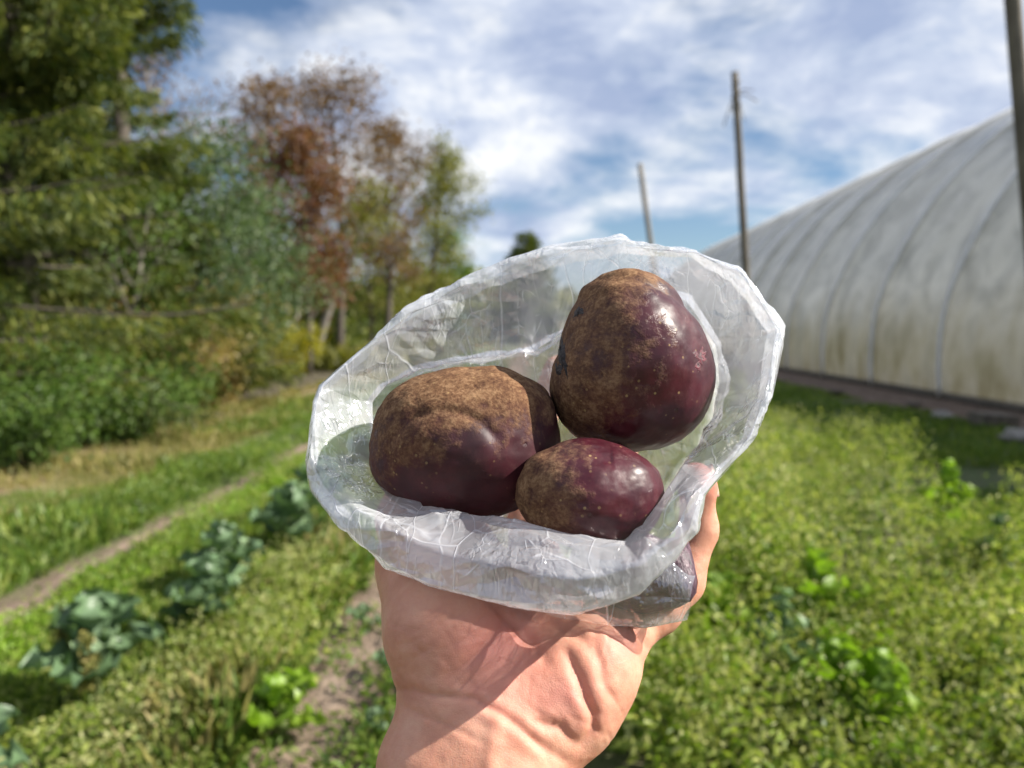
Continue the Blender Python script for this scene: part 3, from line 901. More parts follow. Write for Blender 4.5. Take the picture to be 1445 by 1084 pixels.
def beet(name, uvd, radii, shape, mat, label, rot=0.0, root_dir=None, seed=0):
    nu, nv = 200, 140
    th = np.linspace(0, 2 * np.pi, nu, endpoint=False); ph = np.linspace(-np.pi / 2, np.pi / 2, nv)
    d = np.stack([np.cos(ph)[:, None] * np.cos(th), np.repeat(np.sin(ph)[:, None], nu, 1), np.cos(ph)[:, None] * np.sin(th)], -1)
    r = 1 + .035 * fbm(d * 1.6, 3, seed) + .0035 * fbm(d * 9, 3, seed + 5)
    r = r + shape(d)
    p = d * r[..., None] * np.array(radii)
    c, s = math.cos(rot), math.sin(rot)
    p = np.stack([p[..., 0] * c - p[..., 1] * s, p[..., 0] * s + p[..., 1] * c, p[..., 2]], -1).reshape(-1, 3)
    f = np.array([(i * nu + j, i * nu + (j + 1) % nu, (i + 1) * nu + (j + 1) % nu, (i + 1) * nu + j) for i in range(nv - 1) for j in range(nu)])
    org = C(*uvd)
    o = fg(name, p + org, f[:, ::-1], mat, origin=org)
    tag(o, label, 'beetroot', 'beetroots in the plastic bag')
    return o


def E(x): return np.exp(-x)


# A: tall one at upper right, crown folds at its top, corky scar on the left
def shA(d):
    x, y, z = d[..., 0], d[..., 1], d[..., 2]
    r = .02 * x - .26 * x * x * ss(y, -.45, .9) - .02 * ss(y, .3, 1.0) + .03 * ss(-y, .2, .8)
    # crown: two folds running across the top
    r = r + .015 * E(((y - .93 + .25 * x) / .07) ** 2) * (z > -.4) - .011 * E(((y - .80 + .22 * (x + .1) ** 2 + .05 * x) / .045) ** 2)
    r = r + .02 * E(((y - .70 + .3 * x) / .09) ** 2)
    r = r - .05 * E((((y - .12) / .28) ** 2) + ((x + .93) / .16) ** 2)
    r = r + .055 * E(((x + .62) / .45) ** 2 + ((y + .42) / .5) ** 2)
    return r


def dirtA(m, s):
    a = m.math('MULTIPLY', s.outputs['X'], -19.0); b = m.math('ADD', m.math('MULTIPLY', s.outputs['Y'], 6.0), m.math('MULTIPLY', m.math('SUBTRACT', s.outputs['Y'], .024), 45.0, clamp=True))
    return m.math('ADD', m.math('ADD', a, b), .32)


def dirtB(m, s):
    a = m.math('MULTIPLY', s.outputs['X'], -6.0); b = m.math('MULTIPLY', s.outputs['Y'], 26.0)
    return m.math('ADD', m.math('ADD', a, b), .34)


def dirtC(m, s):
    a = m.math('MULTIPLY', s.outputs['X'], -30.0); b = m.math('MULTIPLY', s.outputs['Y'], 4.0)
    return m.math('ADD', m.math('ADD', a, b), .10)


def shB(d):
    x, y, z = d[..., 0], d[..., 1], d[..., 2]
    # heart shaped front lobe: a raised boss with a groove over it
    q = ((x + .18) / .50) ** 2 + ((y + .10) / .52) ** 2
    r = .026 * ss(-q, -1.3, -.2) * ss(z, -.1, .3) - .022 * E((((q - 1.12)) / .22) ** 2) * (z > 0) * ss(y, -.25, .15)
    r = r + .05 * E(((x + .72) / .35) ** 2 + ((y - .55) / .35) ** 2) + .05 * E(((x - .55) / .4) ** 2 + ((y - .65) / .3) ** 2)
    r = r + .13 * (x * y) ** 2 + .05 * ss(-x, .3, .9) * ss(-y, -.2, .5)
    r = r - .03 * E(((x - .02) / .16) ** 2 + ((y - .92) / .3) ** 2)
    return r


def shC(d):
    x, y, z = d[..., 0], d[..., 1], d[..., 2]
    return .03 * x * x - .03 * E(((y - .75) / .12) ** 2) * (x < .2) + .02 * y


def shD(d):
    return .0 * d[..., 0]


beetA = beet('beetroot', (886, 508, .345), (.0378, .0407, .037), shA, beet_material('beet_skin_tall', dirtA, 1, .34), 'tall glossy beetroot at the upper right of the bag, red scrape on its right side', rot=.05, seed=3)
beetB = beet('beetroot', (660, 624, .340), (.0415, .0335, .036), shB, beet_material('beet_skin_broad', dirtB, 2, .56), 'broadest beetroot, dusty with brown soil, at the left of the bag opening', rot=.02, seed=9)
beetC = beet('beetroot', (831, 698, .306), (.0290, .0216, .024), shC, beet_material('beet_skin_small', dirtC, 3, .36), 'smallest beetroot in front at the bottom of the bag opening', rot=-.10, seed=15)
beetD = beet('beetroot', (893, 806, .326), (.027, .0165, .018), shD, beet_material('beet_skin_hidden', dirtC, 4, .4), 'dark beetroot with cut stem end, wrapped in the lower right corner of the bag', rot=-.25, seed=21)

# corky black scars on A, red scrape, stem stub on D
DARK = Mat('corky_scar'); nz = DARK.noise(DARK.obj(), 260, 4, .7)
DARKM = DARK.done(DARK.n('ShaderNodeBsdfPrincipled', {'Base Color': DARK.ramp(nz, [(.35, (.008, .006, .007)), (.7, (.05, .035, .03))]), 'Roughness': .7, 'Normal': DARK.n('ShaderNodeBump', {'Height': nz.outputs[0], 'Strength': 1.0, 'Distance': .002})}))
RED = Mat('scraped_flesh'); nz = RED.noise(RED.obj(), 420, 4, .7)
REDM = RED.done(RED.n('ShaderNodeBsdfPrincipled', {'Base Color': RED.ramp(nz, [(.42, (.03, .002, .008)), (.60, (.13, .006, .02))]), 'Roughness': .45, 'Normal': RED.n('ShaderNodeBump', {'Height': nz.outputs[0], 'Strength': .8, 'Distance': .0015})}))


def decal(name, parent, u, v, ru, rv, mat, seed, lift=.0004, thick=.0012, ang=0.0):
    """irregular raised patch that follows the beet's skin"""
    bpy.context.view_layer.update()
    n, k = 28, 6
    th = np.linspace(0, 2 * np.pi, n, endpoint=False)
    rr = 1 + .6 * fbm(np.stack([np.cos(th) * 2.2, np.sin(th) * 2.2, th * 0 + seed], -1), 3)
    mi = parent.matrix_world.inverted(); pts = []
    for i in range(k + 1):
        s = i / k
        for j in range(n):
            a, b = math.cos(th[j]) * s * rr[j] * ru, math.sin(th[j]) * s * rr[j] * rv
            uu = u + a * math.cos(ang) - b * math.sin(ang); vv = v + a * math.sin(ang) + b * math.cos(ang)
            w0 = mi @ EYE; w1 = mi @ Vector(W(C(uu, vv, .3)))
            hit, loc, nor, _ = parent.ray_cast(w0, (w1 - w0).normalized())
            if not hit: loc, nor = parent.closest_point_on_mesh(mi @ Vector(W(C(uu, vv, .345))))[1:3]
            pts.append(loc + nor * (lift + thick * (1 - s ** 2) * (.6 + .4 * rnd.random()) - (.0006 if s > .95 else 0)))
    f = [(i * n + j, i * n + (j + 1) % n, (i + 1) * n + (j + 1) % n, (i + 1) * n + j) for i in range(k) for j in range(n)]
    return build(name, [tuple(p) for p in pts], f, mat, parent)


decal('scrape', beetA, 988, 508, 11, 18, REDM, 1, -.0001, .0004, .15)
decal('scar', beetA, 795, 506, 6, 26, DARKM, 2, -.0002, .0012, -.1)
decal('scar', beetA, 787, 522, 5, 9, DARKM, 5, -.0002, .0010)
decal('scar', beetA, 818, 440, 5, 10, DARKM, 3, -.0002, .0010, .6)

STUB = Mat('cut_stem'); s_ = STUB.n('ShaderNodeMapping', {'Vector': STUB.obj(), 'Scale': (3, .4, 3)}); nz = STUB.noise(s_, 200, 4, .6)
STUBM = STUB.done(STUB.n('ShaderNodeBsdfPrincipled', {'Base Color': STUB.ramp(nz, [(.3, (.02, .012, .02)), (.55, (.075, .035, .055)), (.75, (.20, .14, .16))]), 'Roughness': .5, 'Normal': STUB.n('ShaderNodeBump', {'Height': nz.outputs[0], 'Strength': .7, 'Distance': .001})}))
mb = MB()
sp = np.array([C(945, 775, .318), C(953, 800, .312), C(960, 822, .307), C(966, 840, .304), C(968, 850, .303)])
org = C(893, 806, .326)
mb.tube(sp - org, [.0085, .0078, .0068, .0048, .0018], 18)
st = mb.build('stem_stub', STUBM, beetD)
dirty = bpy.data.materials.get('cut_stem')


# ---------------- hand: smooth union of tapered limbs, meshed as one surface
def surface_nets(f, org, h):
    s = f < 0
    nx, ny, nz_ = f.shape
    cnt = np.zeros((nx - 1, ny - 1, nz_ - 1), np.int16)
    acc = np.zeros((nx - 1, ny - 1, nz_ - 1, 3), np.float32)
    sl = lambda a, n: slice(a, n - 1 + a)
    for ax in range(3):
        for b in (0, 1):
            for c in (0, 1):
                o0 = [0, 0, 0]; o1 = [0, 0, 0]
                oth = [i for i in range(3) if i != ax]
                o0[oth[0]] = o1[oth[0]] = b; o0[oth[1]] = o1[oth[1]] = c; o1[ax] = 1
                A = f[sl(o0[0], nx), sl(o0[1], ny), sl(o0[2], nz_)]; B = f[sl(o1[0], nx), sl(o1[1], ny), sl(o1[2], nz_)]
                x = (A < 0) != (B < 0)
                t = np.where(x, A / np.where(x, A - B, 1), 0)
                cnt += x
                acc[..., ax] += np.where(x, t, 0)
                acc[..., oth[0]] += np.where(x, b, 0); acc[..., oth[1]] += np.where(x, c, 0)
    m = cnt > 0
    idx = -np.ones(m.shape, np.int64); idx[m] = np.arange(m.sum())
    ii = np.argwhere(m)
    v = (ii + acc[m] / cnt[m][:, None]) * h + org
    faces = []
    for ax in range(3):
        o = [i for i in range(3) if i != ax]
        A = s[tuple(slice(0, -1) if i == ax else slice(1, -1) for i in range(3))]
        B = s[tuple(slice(1, None) if i == ax else slice(1, -1) for i in range(3))]
        e = np.argwhere(A != B)
        fl = A[A != B]
        e[:, o[0]] += 1; e[:, o[1]] += 1
        def at_(d0, d1):
            q = e.copy(); q[:, o[0]] += d0; q[:, o[1]] += d1
            return idx[q[:, 0], q[:, 1], q[:, 2]]
        q = np.stack([at_(-1, -1), at_(0, -1), at_(0, 0), at_(-1, 0)], -1)
        flip = fl if ax != 1 else ~fl
        q[~flip] = q[~flip][:, ::-1]
        faces.append(q)
    return v, np.concatenate(faces)


def hand_mesh():
    h = .00105
    lo = np.array([-.11, -.42, -.485]); hi = np.array([.11, .03, -.20])
    n = np.ceil((hi - lo) / h).astype(int)
    f = np.full(tuple(n), .02, np.float32)
    ax = [lo[i] + h * np.arange(n[i]) for i in range(3)]
    def cone(a, b, ra, rb, k):
        a = C(a[0], a[1], a[2] * 1.035); b = C(b[0], b[1], b[2] * 1.035); ra *= 1.035; rb *= 1.035; pad = max(ra, rb) + k + .012
        l = np.clip(np.floor((np.minimum(a, b) - pad - lo) / h).astype(int), 0, n); u = np.clip(np.ceil((np.maximum(a, b) + pad - lo) / h).astype(int), 0, n)
        if (u <= l).any(): return
        X = ax[0][l[0]:u[0]][:, None, None]; Y = ax[1][l[1]:u[1]][None, :, None]; Z = ax[2][l[2]:u[2]][None, None, :]
        ab = b - a; L2 = (ab ** 2).sum()
        t = np.clip(((X - a[0]) * ab[0] + (Y - a[1]) * ab[1] + (Z - a[2]) * ab[2]) / L2, 0, 1)
        d = np.sqrt((X - a[0] - t * ab[0]) ** 2 + (Y - a[1] - t * ab[1]) ** 2 + (Z - a[2] - t * ab[2]) ** 2) - (ra + (rb - ra) * t)
        g = f[l[0]:u[0], l[1]:u[1], l[2]:u[2]]
        hh = np.maximum(k - np.abs(g - d), 0) / k
        g[...] = np.minimum(g, d) - hh * hh * k * .25
    def chain(pts, rad, k):
        for (a, b, ra, rb) in zip(pts[:-1], pts[1:], rad[:-1], rad[1:]): cone(a, b, ra * .001, rb * .001, k * .001)
    # forearm and wrist
    chain([(585, 2150, .245), (606, 1300, .268), (621, 1084, .285), (647, 985, .294)], [29, 25, 22.5, 20], 4)
    chain([(730, 2150, .245), (712, 1300, .268), (712, 1084, .285), (732, 1010, .294)], [29, 25, 21, 21], 12)
    chain([(660, 2150, .243), (676, 1300, .266), (682, 1060, .288), (690, 960, .298)], [30, 25, 20, 18], 14)
    # palm core
    chain([(690, 1000, .298), (700, 900, .312), (690, 815, .338)], [18, 15, 13], 12)
    chain([(720, 1000, .299), (765, 900, .315), (760, 815, .340)], [18, 14.5, 12.5], 12)
    chain([(760, 1000, .300), (815, 910, .316), (830, 835, .340)], [17, 14, 12], 12)
    # thenar eminence and thumb
    chain([(649, 975, .296), (629, 890, .300), (600, 800, .324)], [20, 22, 20.5], 10)
    chain([(600, 800, .324), (574, 735, .350), (585, 665, .372), (600, 620, .386)], [18.5, 13, 10.5, 8.5], 6)
    # hypothenar eminence
    chain([(740, 1032, .293), (795, 985, .296), (831, 940, .302), (866, 897, .314)], [21, 20.5, 18.5, 14.5], 9)
    # fingers behind the bag
    chain([(690, 815, .338), (650, 735, .398), (650, 640, .438), (676, 585, .440)], [12.5, 10.5, 9, 7.5], 5)
    chain([(760, 815, .340), (742, 700, .412), (762, 590, .448), (786, 520, .440)], [12.5, 10.8, 9.2, 7.6], 5)
    chain([(830, 835, .340), (850, 740, .408), (875, 640, .440), (892, 575, .432)], [12, 10.2, 8.8, 7.2], 5)
    # little finger round the right side
    chain([(868, 893, .318), (926, 858, .326), (962, 822, .334), (985, 748, .339), (984, 686, .335), (982, 674, .334)], [13, 10.2, 8.8, 8.0, 7.2, 6.6], 5)
    v, q = surface_nets(f, lo, h)
    v = v.astype(np.float64)
    # smooth
    e = np.concatenate([q[:, [0, 1]], q[:, [1, 2]], q[:, [2, 3]], q[:, [3, 0]]])
    deg = np.bincount(e.ravel(), minlength=len(v))[:, None]
    for _ in range(5):
        acc = np.stack([np.bincount(np.concatenate([e[:, 0], e[:, 1]]), np.concatenate([v[e[:, 1], c], v[e[:, 0], c]]), len(v)) for c in range(3)], -1)
        v = v * .45 + .55 * acc / np.maximum(deg, 1)
    # normals
    def normals():
        fn = np.cross(v[q[:, 2]] - v[q[:, 0]], v[q[:, 3]] - v[q[:, 1]])
        N = np.stack([sum(np.bincount(q[:, k], fn[:, c], len(v)) for k in range(4)) for c in range(3)], -1)
        return N / (np.linalg.norm(N, axis=1)[:, None] + 1e-12)
    N = normals()
    U = v[:, 0] / -v[:, 2] * F + CU; Vv = -v[:, 1] / -v[:, 2] * F + CV
    front = ss(N[:, 2], .0, .25)
    def seg(poly):
        best = np.full(len(v), 1e9); tt = np.zeros(len(v)); m = len(poly) - 1
        for i in range(m):
            a = np.array(poly[i], float); b = np.array(poly[i + 1], float); ab = b - a
            t = np.clip(((U - a[0]) * ab[0] + (Vv - a[1]) * ab[1]) / (ab @ ab), 0, 1)
            d = np.hypot(U - a[0] - t * ab[0], Vv - a[1] - t * ab[1])
            k = d < best; best[k] = d[k]; tt[k] = (i + t[k]) / m
        return best, tt
    disp = np.zeros(len(v)); crease = np.zeros(len(v))
    def groove(poly, w, dep, bulge=.0):
        d, t = seg(poly); fade = np.sin(np.pi * np.clip(t * .92 + .04, 0, 1)) ** .5
        nonlocal disp, crease
        dep *= .60; bulge *= .6
        g = np.exp(-(d / w) ** 2) * fade
        disp = disp - dep * g + bulge * np.exp(-((d - 2.6 * w) / (1.6 * w)) ** 2) * fade
        crease = np.maximum(crease, np.exp(-(d / (w * .7)) ** 2) * fade * min(1, dep / .0012))
    groove([(560, 972), (620, 982), (669, 987), (700, 1003), (725, 1020), (756, 1046), (796, 1074)], 5, .0013, .0008)
    groove([(562, 985), (615, 993), (660, 999)], 4, .0005)
    groove([(575, 1002), (620, 1020), (647, 1031), (684, 1050)], 4, .0006, .0002)
    groove([(800, 922), (817, 956), (827, 983), (839, 1010), (838, 1032), (822, 1052)], 6.5, .0034, .0012)
    groove([(757, 1018), (790, 1027), (812, 1050)], 6, .0014, .0008)
    groove([(742, 1035), (765, 1058), (780, 1082)], 5, .0006, .0003)
    groove([(876, 868), (898, 886), (913, 914)], 4.5, .0020, .0009)
    groove([(679, 835), (713, 872), (747, 903), (768, 930)], 7, .0018, .0009)
    groove([(713, 872), (695, 900), (660, 935), (630, 955)], 7, .0008, .0003)
    groove([(838, 884), (844, 925), (853, 960)], 5, .0009, .0004)
    groove([(700, 850), (760, 870), (829, 905), (838, 925)], 7, .0012, .0006)
    groove([(850, 960), (864, 985)], 5, .0008, .0004)
    groove([(735, 905), (720, 940), (735, 975)], 9, .0007, .0002)
    groove([(925, 850), (938, 866), (944, 880)], 4, .0009, .0004)
    for i in range(26):                                            # fine lines on the ball of the thumb and the heel
        a = np.array([560 + 150 * rnd.random(), 860 + 150 * rnd.random()]); th = rnd.choice([-.55, -.4, .35, .9]) + rnd.gauss(0, .2)
        L = 20 + 45 * rnd.random(); d = np.array([math.cos(th), math.sin(th)]) * L
        groove([tuple(a - d), tuple(a + np.array([rnd.gauss(0, 4), rnd.gauss(0, 4)])), tuple(a + d)], 2.6, .00022 + .0002 * rnd.random())
    for i in range(16):
        a = np.array([730 + 150 * rnd.random(), 890 + 150 * rnd.random()]); th = rnd.choice([.6, 1.0, 1.3]) + rnd.gauss(0, .25)
        L = 14 + 26 * rnd.random(); d = np.array([math.cos(th), math.sin(th)]) * L
        groove([tuple(a - d), tuple(a + d)], 3, .0002 + .0003 * rnd.random())
    disp = disp + .0003 * fbm(v * 60, 2, 4) + .00012 * fbm(v * 300, 2, 8)
    # tendons and pads
    d, t = seg([(690, 1110), (700, 1020)]); disp = disp + .0012 * np.exp(-(d / 14) ** 2)
    v = v + N * (disp * front)[:, None]
    # flush: redder thenar hollow, finger tip and heel
    fl = .9 * np.exp(-((U - 705) / 70) ** 2 - ((Vv - 905) / 55) ** 2) + .55 * np.exp(-((U - 800) / 45) ** 2 - ((Vv - 985) / 35) ** 2) + .5 * np.exp(-((U - 878) / 30) ** 2 - ((Vv - 905) / 35) ** 2) \
        + .9 * np.exp(-((U - 990) / 26) ** 2 - ((Vv - 675) / 35) ** 2) + .35 * np.exp(-((U - 690) / 60) ** 2 - ((Vv - 985) / 40) ** 2)
    return v, q, crease * front, np.clip(fl, 0, 1)


hv, hq, hcr, hfl = hand_mesh()
m = Mat('skin'); co = m.obj()
cr = m.n('ShaderNodeAttribute', attribute_name='crease').outputs['Fac']; flu = m.n('ShaderNodeAttribute', attribute_name='flush').outputs['Fac']
n1 = m.noise(co, 60, 5, .6); n2 = m.noise(co, 420, 4, .6)
col = m.ramp(n1, [(.3, (.49, .22, .145)), (.5, (.58, .285, .19)), (.7, (.64, .36, .25))])
col = m.mix(m.math('MULTIPLY', flu, .70), col, (.58, .18, .17))
col = m.mix(m.math('MULTIPLY', m.ramp(n2, [(.42, 0.0), (.7, 1.0)]), .22), col, (.50, .20, .16))
col = m.mix(m.math('MULTIPLY', cr, .45), col, (.42, .15, .11))  # creases tinted redder, with some of their shade painted into the colour
vor = m.n('ShaderNodeTexVoronoi', {'Vector': co, 'Scale': 1100}, feature='DISTANCE_TO_EDGE')
hg = m.math('ADD', m.math('MULTIPLY', m.ramp(vor.outputs['Distance'], [(0.0, 0.0), (.12, 1.0)]), .35), m.math('MULTIPLY', n2, 1.0))
bp = m.n('ShaderNodeBump', {'Height': hg, 'Strength': .35, 'Distance': .0006})
SKIN = m.done(m.n('ShaderNodeBsdfPrincipled', {'Base Color': col, 'Roughness': .52, 'Normal': bp, 'Subsurface Weight': .35, 'Subsurface Radius': (.010, .0035, .002), 'Subsurface Scale': .6, 'Specular IOR Level': .38}))
hand = fg('person', hv, hq, SKIN, attrs={'crease': hcr, 'flush': hfl})
tag(hand, 'bare left hand and wrist, palm up, holding the open plastic bag of beetroots', 'person')

# finger nail on the outer side of the little finger tip
bpy.context.view_layer.update()
ml = Mat('nail'); NAIL = ml.done(ml.n('ShaderNodeBsdfPrincipled', {'Base Color': ml.ramp(ml.noise(ml.obj(), 150, 3), [(.3, (.55, .28, .22)), (.7, (.72, .45, .36))]), 'Roughness': .28}))
nv_ = []
for i in range(9):
    for j in range(7):
        t = (i / 8); a = (j / 6 - .5) * 1.7
        c = C(993.5 - 6 * t, 700 - 40 * t, .3495); rr = .0074 - .0012 * t * t
        nv_.append(c + np.array([math.cos(a) * rr * .98, .25 * rr * (1 - abs(j / 6 - .5) * 2) * t, -math.sin(a) * rr - .0018]))
nf = [(i * 7 + j, i * 7 + j + 1, (i + 1) * 7 + j + 1, (i + 1) * 7 + j) for i in range(8) for j in range(6)]
nail = fg('fingernail', np.array(nv_), nf, NAIL, hand)
sd = nail.modifiers.new('thickness', 'SOLIDIFY'); sd.thickness = .0005


# ---------------- plastic bag
def film_material(name='thin_plastic_film', milky=.43):
    m = Mat(name); co = m.obj()
    def fac(scale, off, sc3):
        mp = m.n('ShaderNodeMapping', {'Vector': co, 'Location': off, 'Scale': sc3, 'Rotation': (off[0], off[1] * 2, .5 + off[2])})
        wr = m.noise(mp, scale * .4, 2)
        vec = m.n('ShaderNodeVectorMath', {0: mp, 1: m.n('ShaderNodeVectorMath', {0: wr.outputs['Color'], 3: .012}, operation='SCALE')}, operation='ADD')
        a = m.n('ShaderNodeTexVoronoi', {'Vector': vec, 'Scale': scale}).outputs['Distance']
        b = m.n('ShaderNodeTexVoronoi', {'Vector': m.n('ShaderNodeVectorMath', {0: vec, 1: (7.3, 2.1, 4.4)}, operation='ADD'), 'Scale': scale}).outputs['Distance']
        return m.math('SUBTRACT', m.math('MULTIPLY', a, a), m.math('MULTIPLY', b, b))
    h1 = fac(48, (.1, .2, .3), (1, .35, .6)); h2 = fac(120, (.5, .9, .1), (.35, 1, .6)); h3 = fac(330, (.7, .3, .8), (1, .4, 1))
    msk = m.ramp(m.noise(co, 26, 2), [(.42, 0.0), (.60, 1.0)])
    def lines(scale, rot, sc3, width, seed_, lo=.50):
        wr_ = m.n('ShaderNodeVectorMath', {0: co, 1: m.n('ShaderNodeVectorMath', {0: m.noise(co, 30, 2).outputs['Color'], 3: .010}, operation='SCALE')}, operation='ADD')
        mp = m.n('ShaderNodeMapping', {'Vector': wr_, 'Rotation': rot, 'Scale': sc3, 'Location': (seed_, 0, 0)})
        e = m.n('ShaderNodeTexVoronoi', {'Vector': mp, 'Scale': scale}, feature='DISTANCE_TO_EDGE').outputs['Distance']
        k = m.ramp(m.noise(mp, scale * .6, 2), [(lo, 0.0), (lo + .10, 1.0)])
        return m.math('MULTIPLY', m.ramp(e, [(0.0, 1.0), (width, 0.0)]), k)
    cre = m.math('MAXIMUM', lines(34, (.3, .2, .75), (1, .16, .5), .018, 1.0), m.math('MAXIMUM', lines(46, (.8, .1, -.6), (1, .18, .6), .018, 5.0), m.math('MAXIMUM', lines(60, (.2, .5, 1.4), (1, .2, .6), .02, 12.0), lines(130, (.1, .9, .2), (1, .35, 1), .035, 9.0, .54))))
    hg = m.math('ADD', m.math('MULTIPLY', h1, .22), m.math('ADD', m.math('MULTIPLY', m.math('MULTIPLY', h2, .36), msk), m.math('ADD', m.math('MULTIPLY', m.math('MULTIPLY', h3, .085), msk), m.math('MULTIPLY', cre, .032))))
    bp = m.n('ShaderNodeBump', {'Height': hg, 'Strength': 1.0, 'Distance': .0062})
    milk = m.n('ShaderNodeMixShader', {0: .5, 1: m.n('ShaderNodeBsdfDiffuse', {'Color': (.90, .93, 1.0, 1), 'Normal': bp}), 2: m.n('ShaderNodeBsdfTranslucent', {'Color': (.92, .94, .99, 1), 'Normal': bp})})
    lw = m.n('ShaderNodeLayerWeight', {'Blend': .5}).outputs['Facing']
    lwb = m.n('ShaderNodeLayerWeight', {'Blend': .5, 'Normal': bp}).outputs['Facing']
    var = m.math('MULTIPLY', m.math('SUBTRACT', m.noise(co, 20, 3), .5), .42)
    haze = m.math('ADD', m.math('ADD', milky, var), m.math('MULTIPLY', m.math('MULTIPLY', lw, lw), .42))
    haze = m.math('ADD', haze, m.math('MULTIPLY', cre, .34), clamp=True)
    body = m.n('ShaderNodeMixShader', {0: haze, 1: m.n('ShaderNodeBsdfTransparent', {'Color': (.98, .985, .99, 1)}), 2: milk})
    gl = m.n('ShaderNodeBsdfGlossy', {'Roughness': .08, 'Normal': bp, 'Color': (1, 1, 1, 1)})
    fr = m.math('ADD', .125, m.math('MULTIPLY', m.math('POWER', lwb, 4.0), .75), clamp=True)
    return m.done(m.n('ShaderNodeMixShader', {0: fr, 1: body, 2: gl}))


FILM = film_material()
FILM_CLEAR = film_material('clear_plastic_film', .10)
O_PTS = [(432, 650), (434, 600), (437, 565), (446, 541), (500, 495), (572, 438), (650, 396), (720, 366), (790, 348), (876, 333), (930, 345), (985, 349), (1012, 361), (1050, 375), (1076, 410), (1107, 460), (1098, 510), (1090, 560),
         (1060, 620), (1022, 668), (996, 700), (984, 752), (955, 790), (900, 836), (860, 855), (820, 866), (745, 860), (690, 848), (600, 829), (545, 803), (508, 772), (470, 730), (440, 690)]
I_PTS = [(540, 640), (531, 600), (530, 568), (548, 547), (600, 521), (690, 506), (760, 495), (800, 468), (840, 436), (900, 412), (965, 428), (1004, 490), (1012, 540), (1002, 590), (985, 625), (958, 662), (937, 700), (908, 742), (880, 762), (800, 752), (740, 737),
         (675, 726), (622, 712), (598, 714), (570, 694), (548, 672)]
CC = np.array([775., 605.])


def radial(poly, th):
    P = np.array(poly) - CC
    out = np.zeros_like(th)
    a = P; b = np.roll(P, -1, 0)
    for k, t in enumerate(th):
        d = np.array([math.cos(t), math.sin(t)])
        den = d[0] * (b - a)[:, 1] - d[1] * (b - a)[:, 0]
        with np.errstate(divide='ignore', invalid='ignore'):
            r = (a[:, 0] * (b - a)[:, 1] - a[:, 1] * (b - a)[:, 0]) / den
            s = (a[:, 0] * d[1] - a[:, 1] * d[0]) / den
        ok = (r > 0) & (s >= -1e-6) & (s <= 1 + 1e-6)
        out[k] = r[ok].max()
    return out


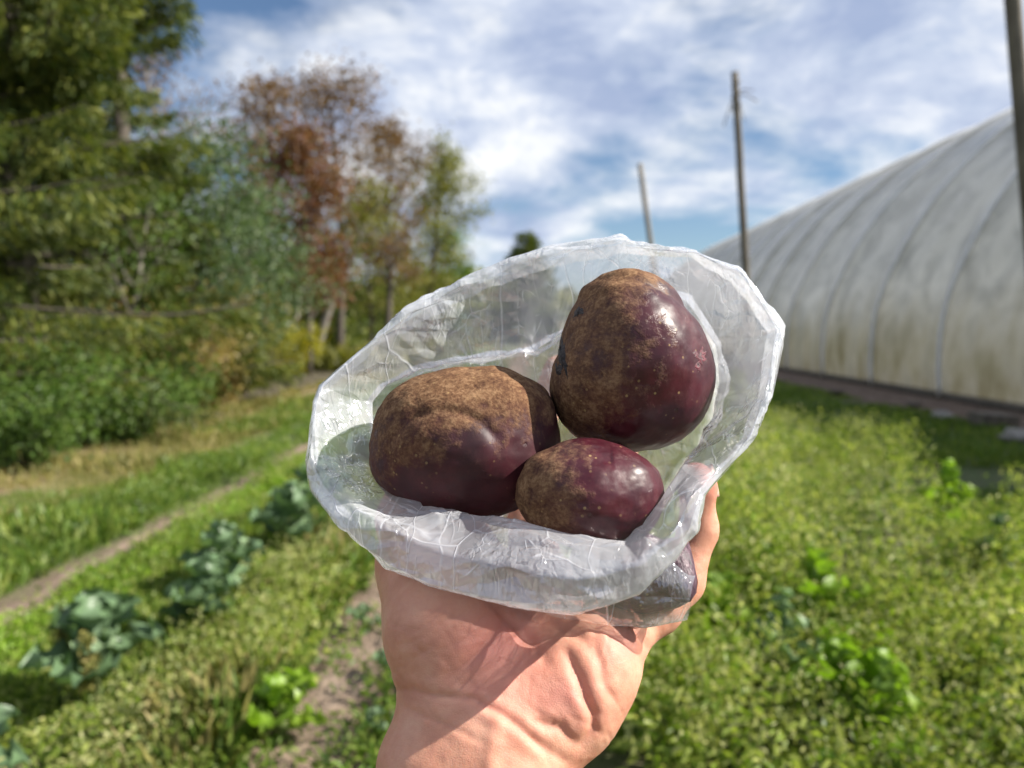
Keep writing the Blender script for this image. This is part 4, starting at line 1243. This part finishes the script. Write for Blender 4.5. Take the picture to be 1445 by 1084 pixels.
def bag():
    nt, ns = 900, 300
    th = np.linspace(0, 2 * np.pi, nt, endpoint=False)
    ro, ri = radial(O_PTS, th), radial(I_PTS, th)
    ri = np.minimum(ri, ro - 40)
    sn, cs = np.sin(th), np.cos(th)                              # sn>0 is down in the picture
    dI = .331 - .047 * sn - .014 * cs + np.where(sn < 0, .006 * sn * sn, 0)    # the mouth tilts: near at the bottom, far at the top
    def ring(r, d):
        return C(CC[0] + r * cs, CC[1] + r * sn, d)
    cst = .88 - .76 * ss(sn, .10, .55)                            # where the fold's crest lies: outer rim at the top and sides, inner edge below
    dC = dI - .011 + .006 * ss(sn, .3, .8); flap = 1 - ss(cst, .15, .8); dO = dC + .003 - .014 * flap; dN = dC + .003 + .026 * cst
    def mid(f): return ri * (1 - f) + ro * f
    keys = [ring(ri * .03, .408 + 0 * th), ring(ri * .55, .404 + 0 * th), ring(ri * 1.0, .398 + 0 * th), ring(np.minimum(ri * 1.06, ro * .96), dN + .030), ring(ri * 1.01, dN + .010),
            ring(ri, dN), ring(mid(cst * .5), (dN * .55 + dC * .45)), ring(mid(cst), dC), ring(mid(cst * .5 + .5), dC * .45 + dO * .55 - .002 - .005 * flap), ring(mid(.985), dO), ring(ro * .998, dO + .008), ring(mid(.92), dO + .020), ring(mid(.78), dO + .030)]
    K = np.stack(keys, 0)                                         # (keys, nt, 3)
    kp = np.array([0, .08, .16, .24, .34, .40, .48, .58, .68, .78, .84, .92, 1.0])
    s = np.linspace(0, 1, ns)
    # monotone blend: linear interpolation softened
    P = np.empty((ns, nt, 3))
    for c in range(3):
        for j in range(nt):
            P[:, j, c] = np.interp(s, kp, K[:, j, c])
    k = np.exp(-np.linspace(-2, 2, 13) ** 2); k /= k.sum()
    pad = np.pad(P, ((6, 6), (0, 0), (0, 0)), mode='edge')
    P = sum(k[i] * pad[i:i + ns] for i in range(13))
    du = np.roll(P, -1, 1) - np.roll(P, 1, 1); dv = np.gradient(P, axis=0)
    N = np.cross(du, dv); N /= np.linalg.norm(N, axis=-1)[..., None] + 1e-12
    w = ss(s, .02, .10)[:, None]
    # film creases run along the cuff and across it
    tt = np.stack([P[..., 0] * 1.0, P[..., 1] * 1.0, P[..., 2] * 1.0], -1)
    # film coordinates in metres: along the rim, round the roll; periodic along the rim
    mean_r = ((ro + ri) / 2 / F * dI)
    al = np.cumsum(mean_r * (2 * np.pi / nt)); tot = al[-1]; al = al - al[0]
    sv = s[:, None] * .15
    def folds(ang, long_, short_, seed):
        res = 0
        for k_ in (0, 1):                                          # two copies cross faded so that the loop closes
            x = (al + (tot if k_ == 0 else 0))[None, :] + 0 * sv
            u_ = (x * math.cos(ang) + sv * math.sin(ang)) / long_; v_ = (-x * math.sin(ang) + sv * math.cos(ang)) / short_
            wt = np.clip(al / tot * 6 - (0 if k_ else 0), 0, 1); wt = wt if k_ else 1 - wt
            res = res + crumple(np.stack([u_, v_, 0 * u_ + seed], -1), seed) * wt[None]
        return res
    patch = .35 + .65 * ss(fbm(P * 28, 2, 31), -.35, .5)
    low = fbm(P * np.array([22, 22, 22]), 2, 61)
    patch = ss(fbm(P * 30, 2, 31), -.3, .4); calm = 1 - .55 * ss(sn, .5, .9)[None]
    h = .0016 * low + .0010 * folds(.45, .075, .022, 3) + calm * (.0022 * folds(1.0, .060, .013, 5) * (.3 + .7 * patch) + .0021 * folds(-.7, .050, .011, 7) * patch + .0011 * folds(1.25, .028, .006, 9) * patch ** 2)
    P = P + N * (h * w)[..., None]
    f = np.array([[i * nt + j, i * nt + (j + 1) % nt, (i + 1) * nt + (j + 1) % nt, (i + 1) * nt + j] for i in range(ns - 1) for j in range(nt)])
    V = P.reshape(-1, 3)
    org = C(775, 605, .34)
    root = empty('plastic_bag', W(org)); root.rotation_euler = cam.rotation_euler
    tag(root, 'crinkled translucent plastic bag held open in the hand, its rim rolled back around the beetroots', 'bag')
    M0 = Matrix.Translation(Vector(W(org))) @ cam.rotation_euler.to_matrix().to_4x4()
    root.matrix_local = M0
    cut = int(ns * .37)
    fi = f.reshape(ns - 1, nt, 4)
    def sub(name, r0, r1):
        v = V[r0 * nt:(r1 + 1) * nt] - org; q = fi[r0:r1].reshape(-1, 4) - r0 * nt
        return build(name, v, q, FILM, root)
    sub('pouch', 0, cut); sub('rolled_rim', cut, ns - 1)
    # lower corner of the pouch hanging under the rim, round the dark beetroot
    nu, nv = 160, 90
    a = np.linspace(0, 2 * np.pi, nu, endpoint=False); t = np.linspace(0, 1, nv)
    A0, A1 = C(770, 790, .325), C(976, 842, .306)
    ctr = A0[None] + (A1 - A0)[None] * t[:, None]
    rad = .0255 * np.sin(np.pi * np.clip(.25 + .62 * t, 0, 1)) ** .8 * (1 - .35 * t) + .0015
    rad = np.where(t > .86, np.maximum(rad, .0085 * np.sqrt(np.clip((1.02 - t) / .16, 0, 1))), rad)
    ax_ = (A1 - A0) / np.linalg.norm(A1 - A0); e1 = np.cross(ax_, [0, 0, 1.]); e1 /= np.linalg.norm(e1); e2 = np.cross(ax_, e1)
    Q = ctr[:, None] + rad[:, None, None] * (np.cos(a)[None, :, None] * e1 * .95 + np.sin(a)[None, :, None] * e2 * .85)
    nn = (Q - ctr[:, None]); nn /= np.linalg.norm(nn, axis=-1)[..., None] + 1e-9
    Q = Q + nn * (.0014 * crumple(Q * np.array([40, 90, 70]), 3) + .0002 * crumple(Q * 160, 4))[..., None]
    f2 = np.array([[i * nu + j, i * nu + (j + 1) % nu, (i + 1) * nu + (j + 1) % nu, (i + 1) * nu + j] for i in range(nv - 1) for j in range(nu)])
    build('pouch_corner', Q.reshape(-1, 3) - org, f2, FILM_CLEAR, root)


bag()
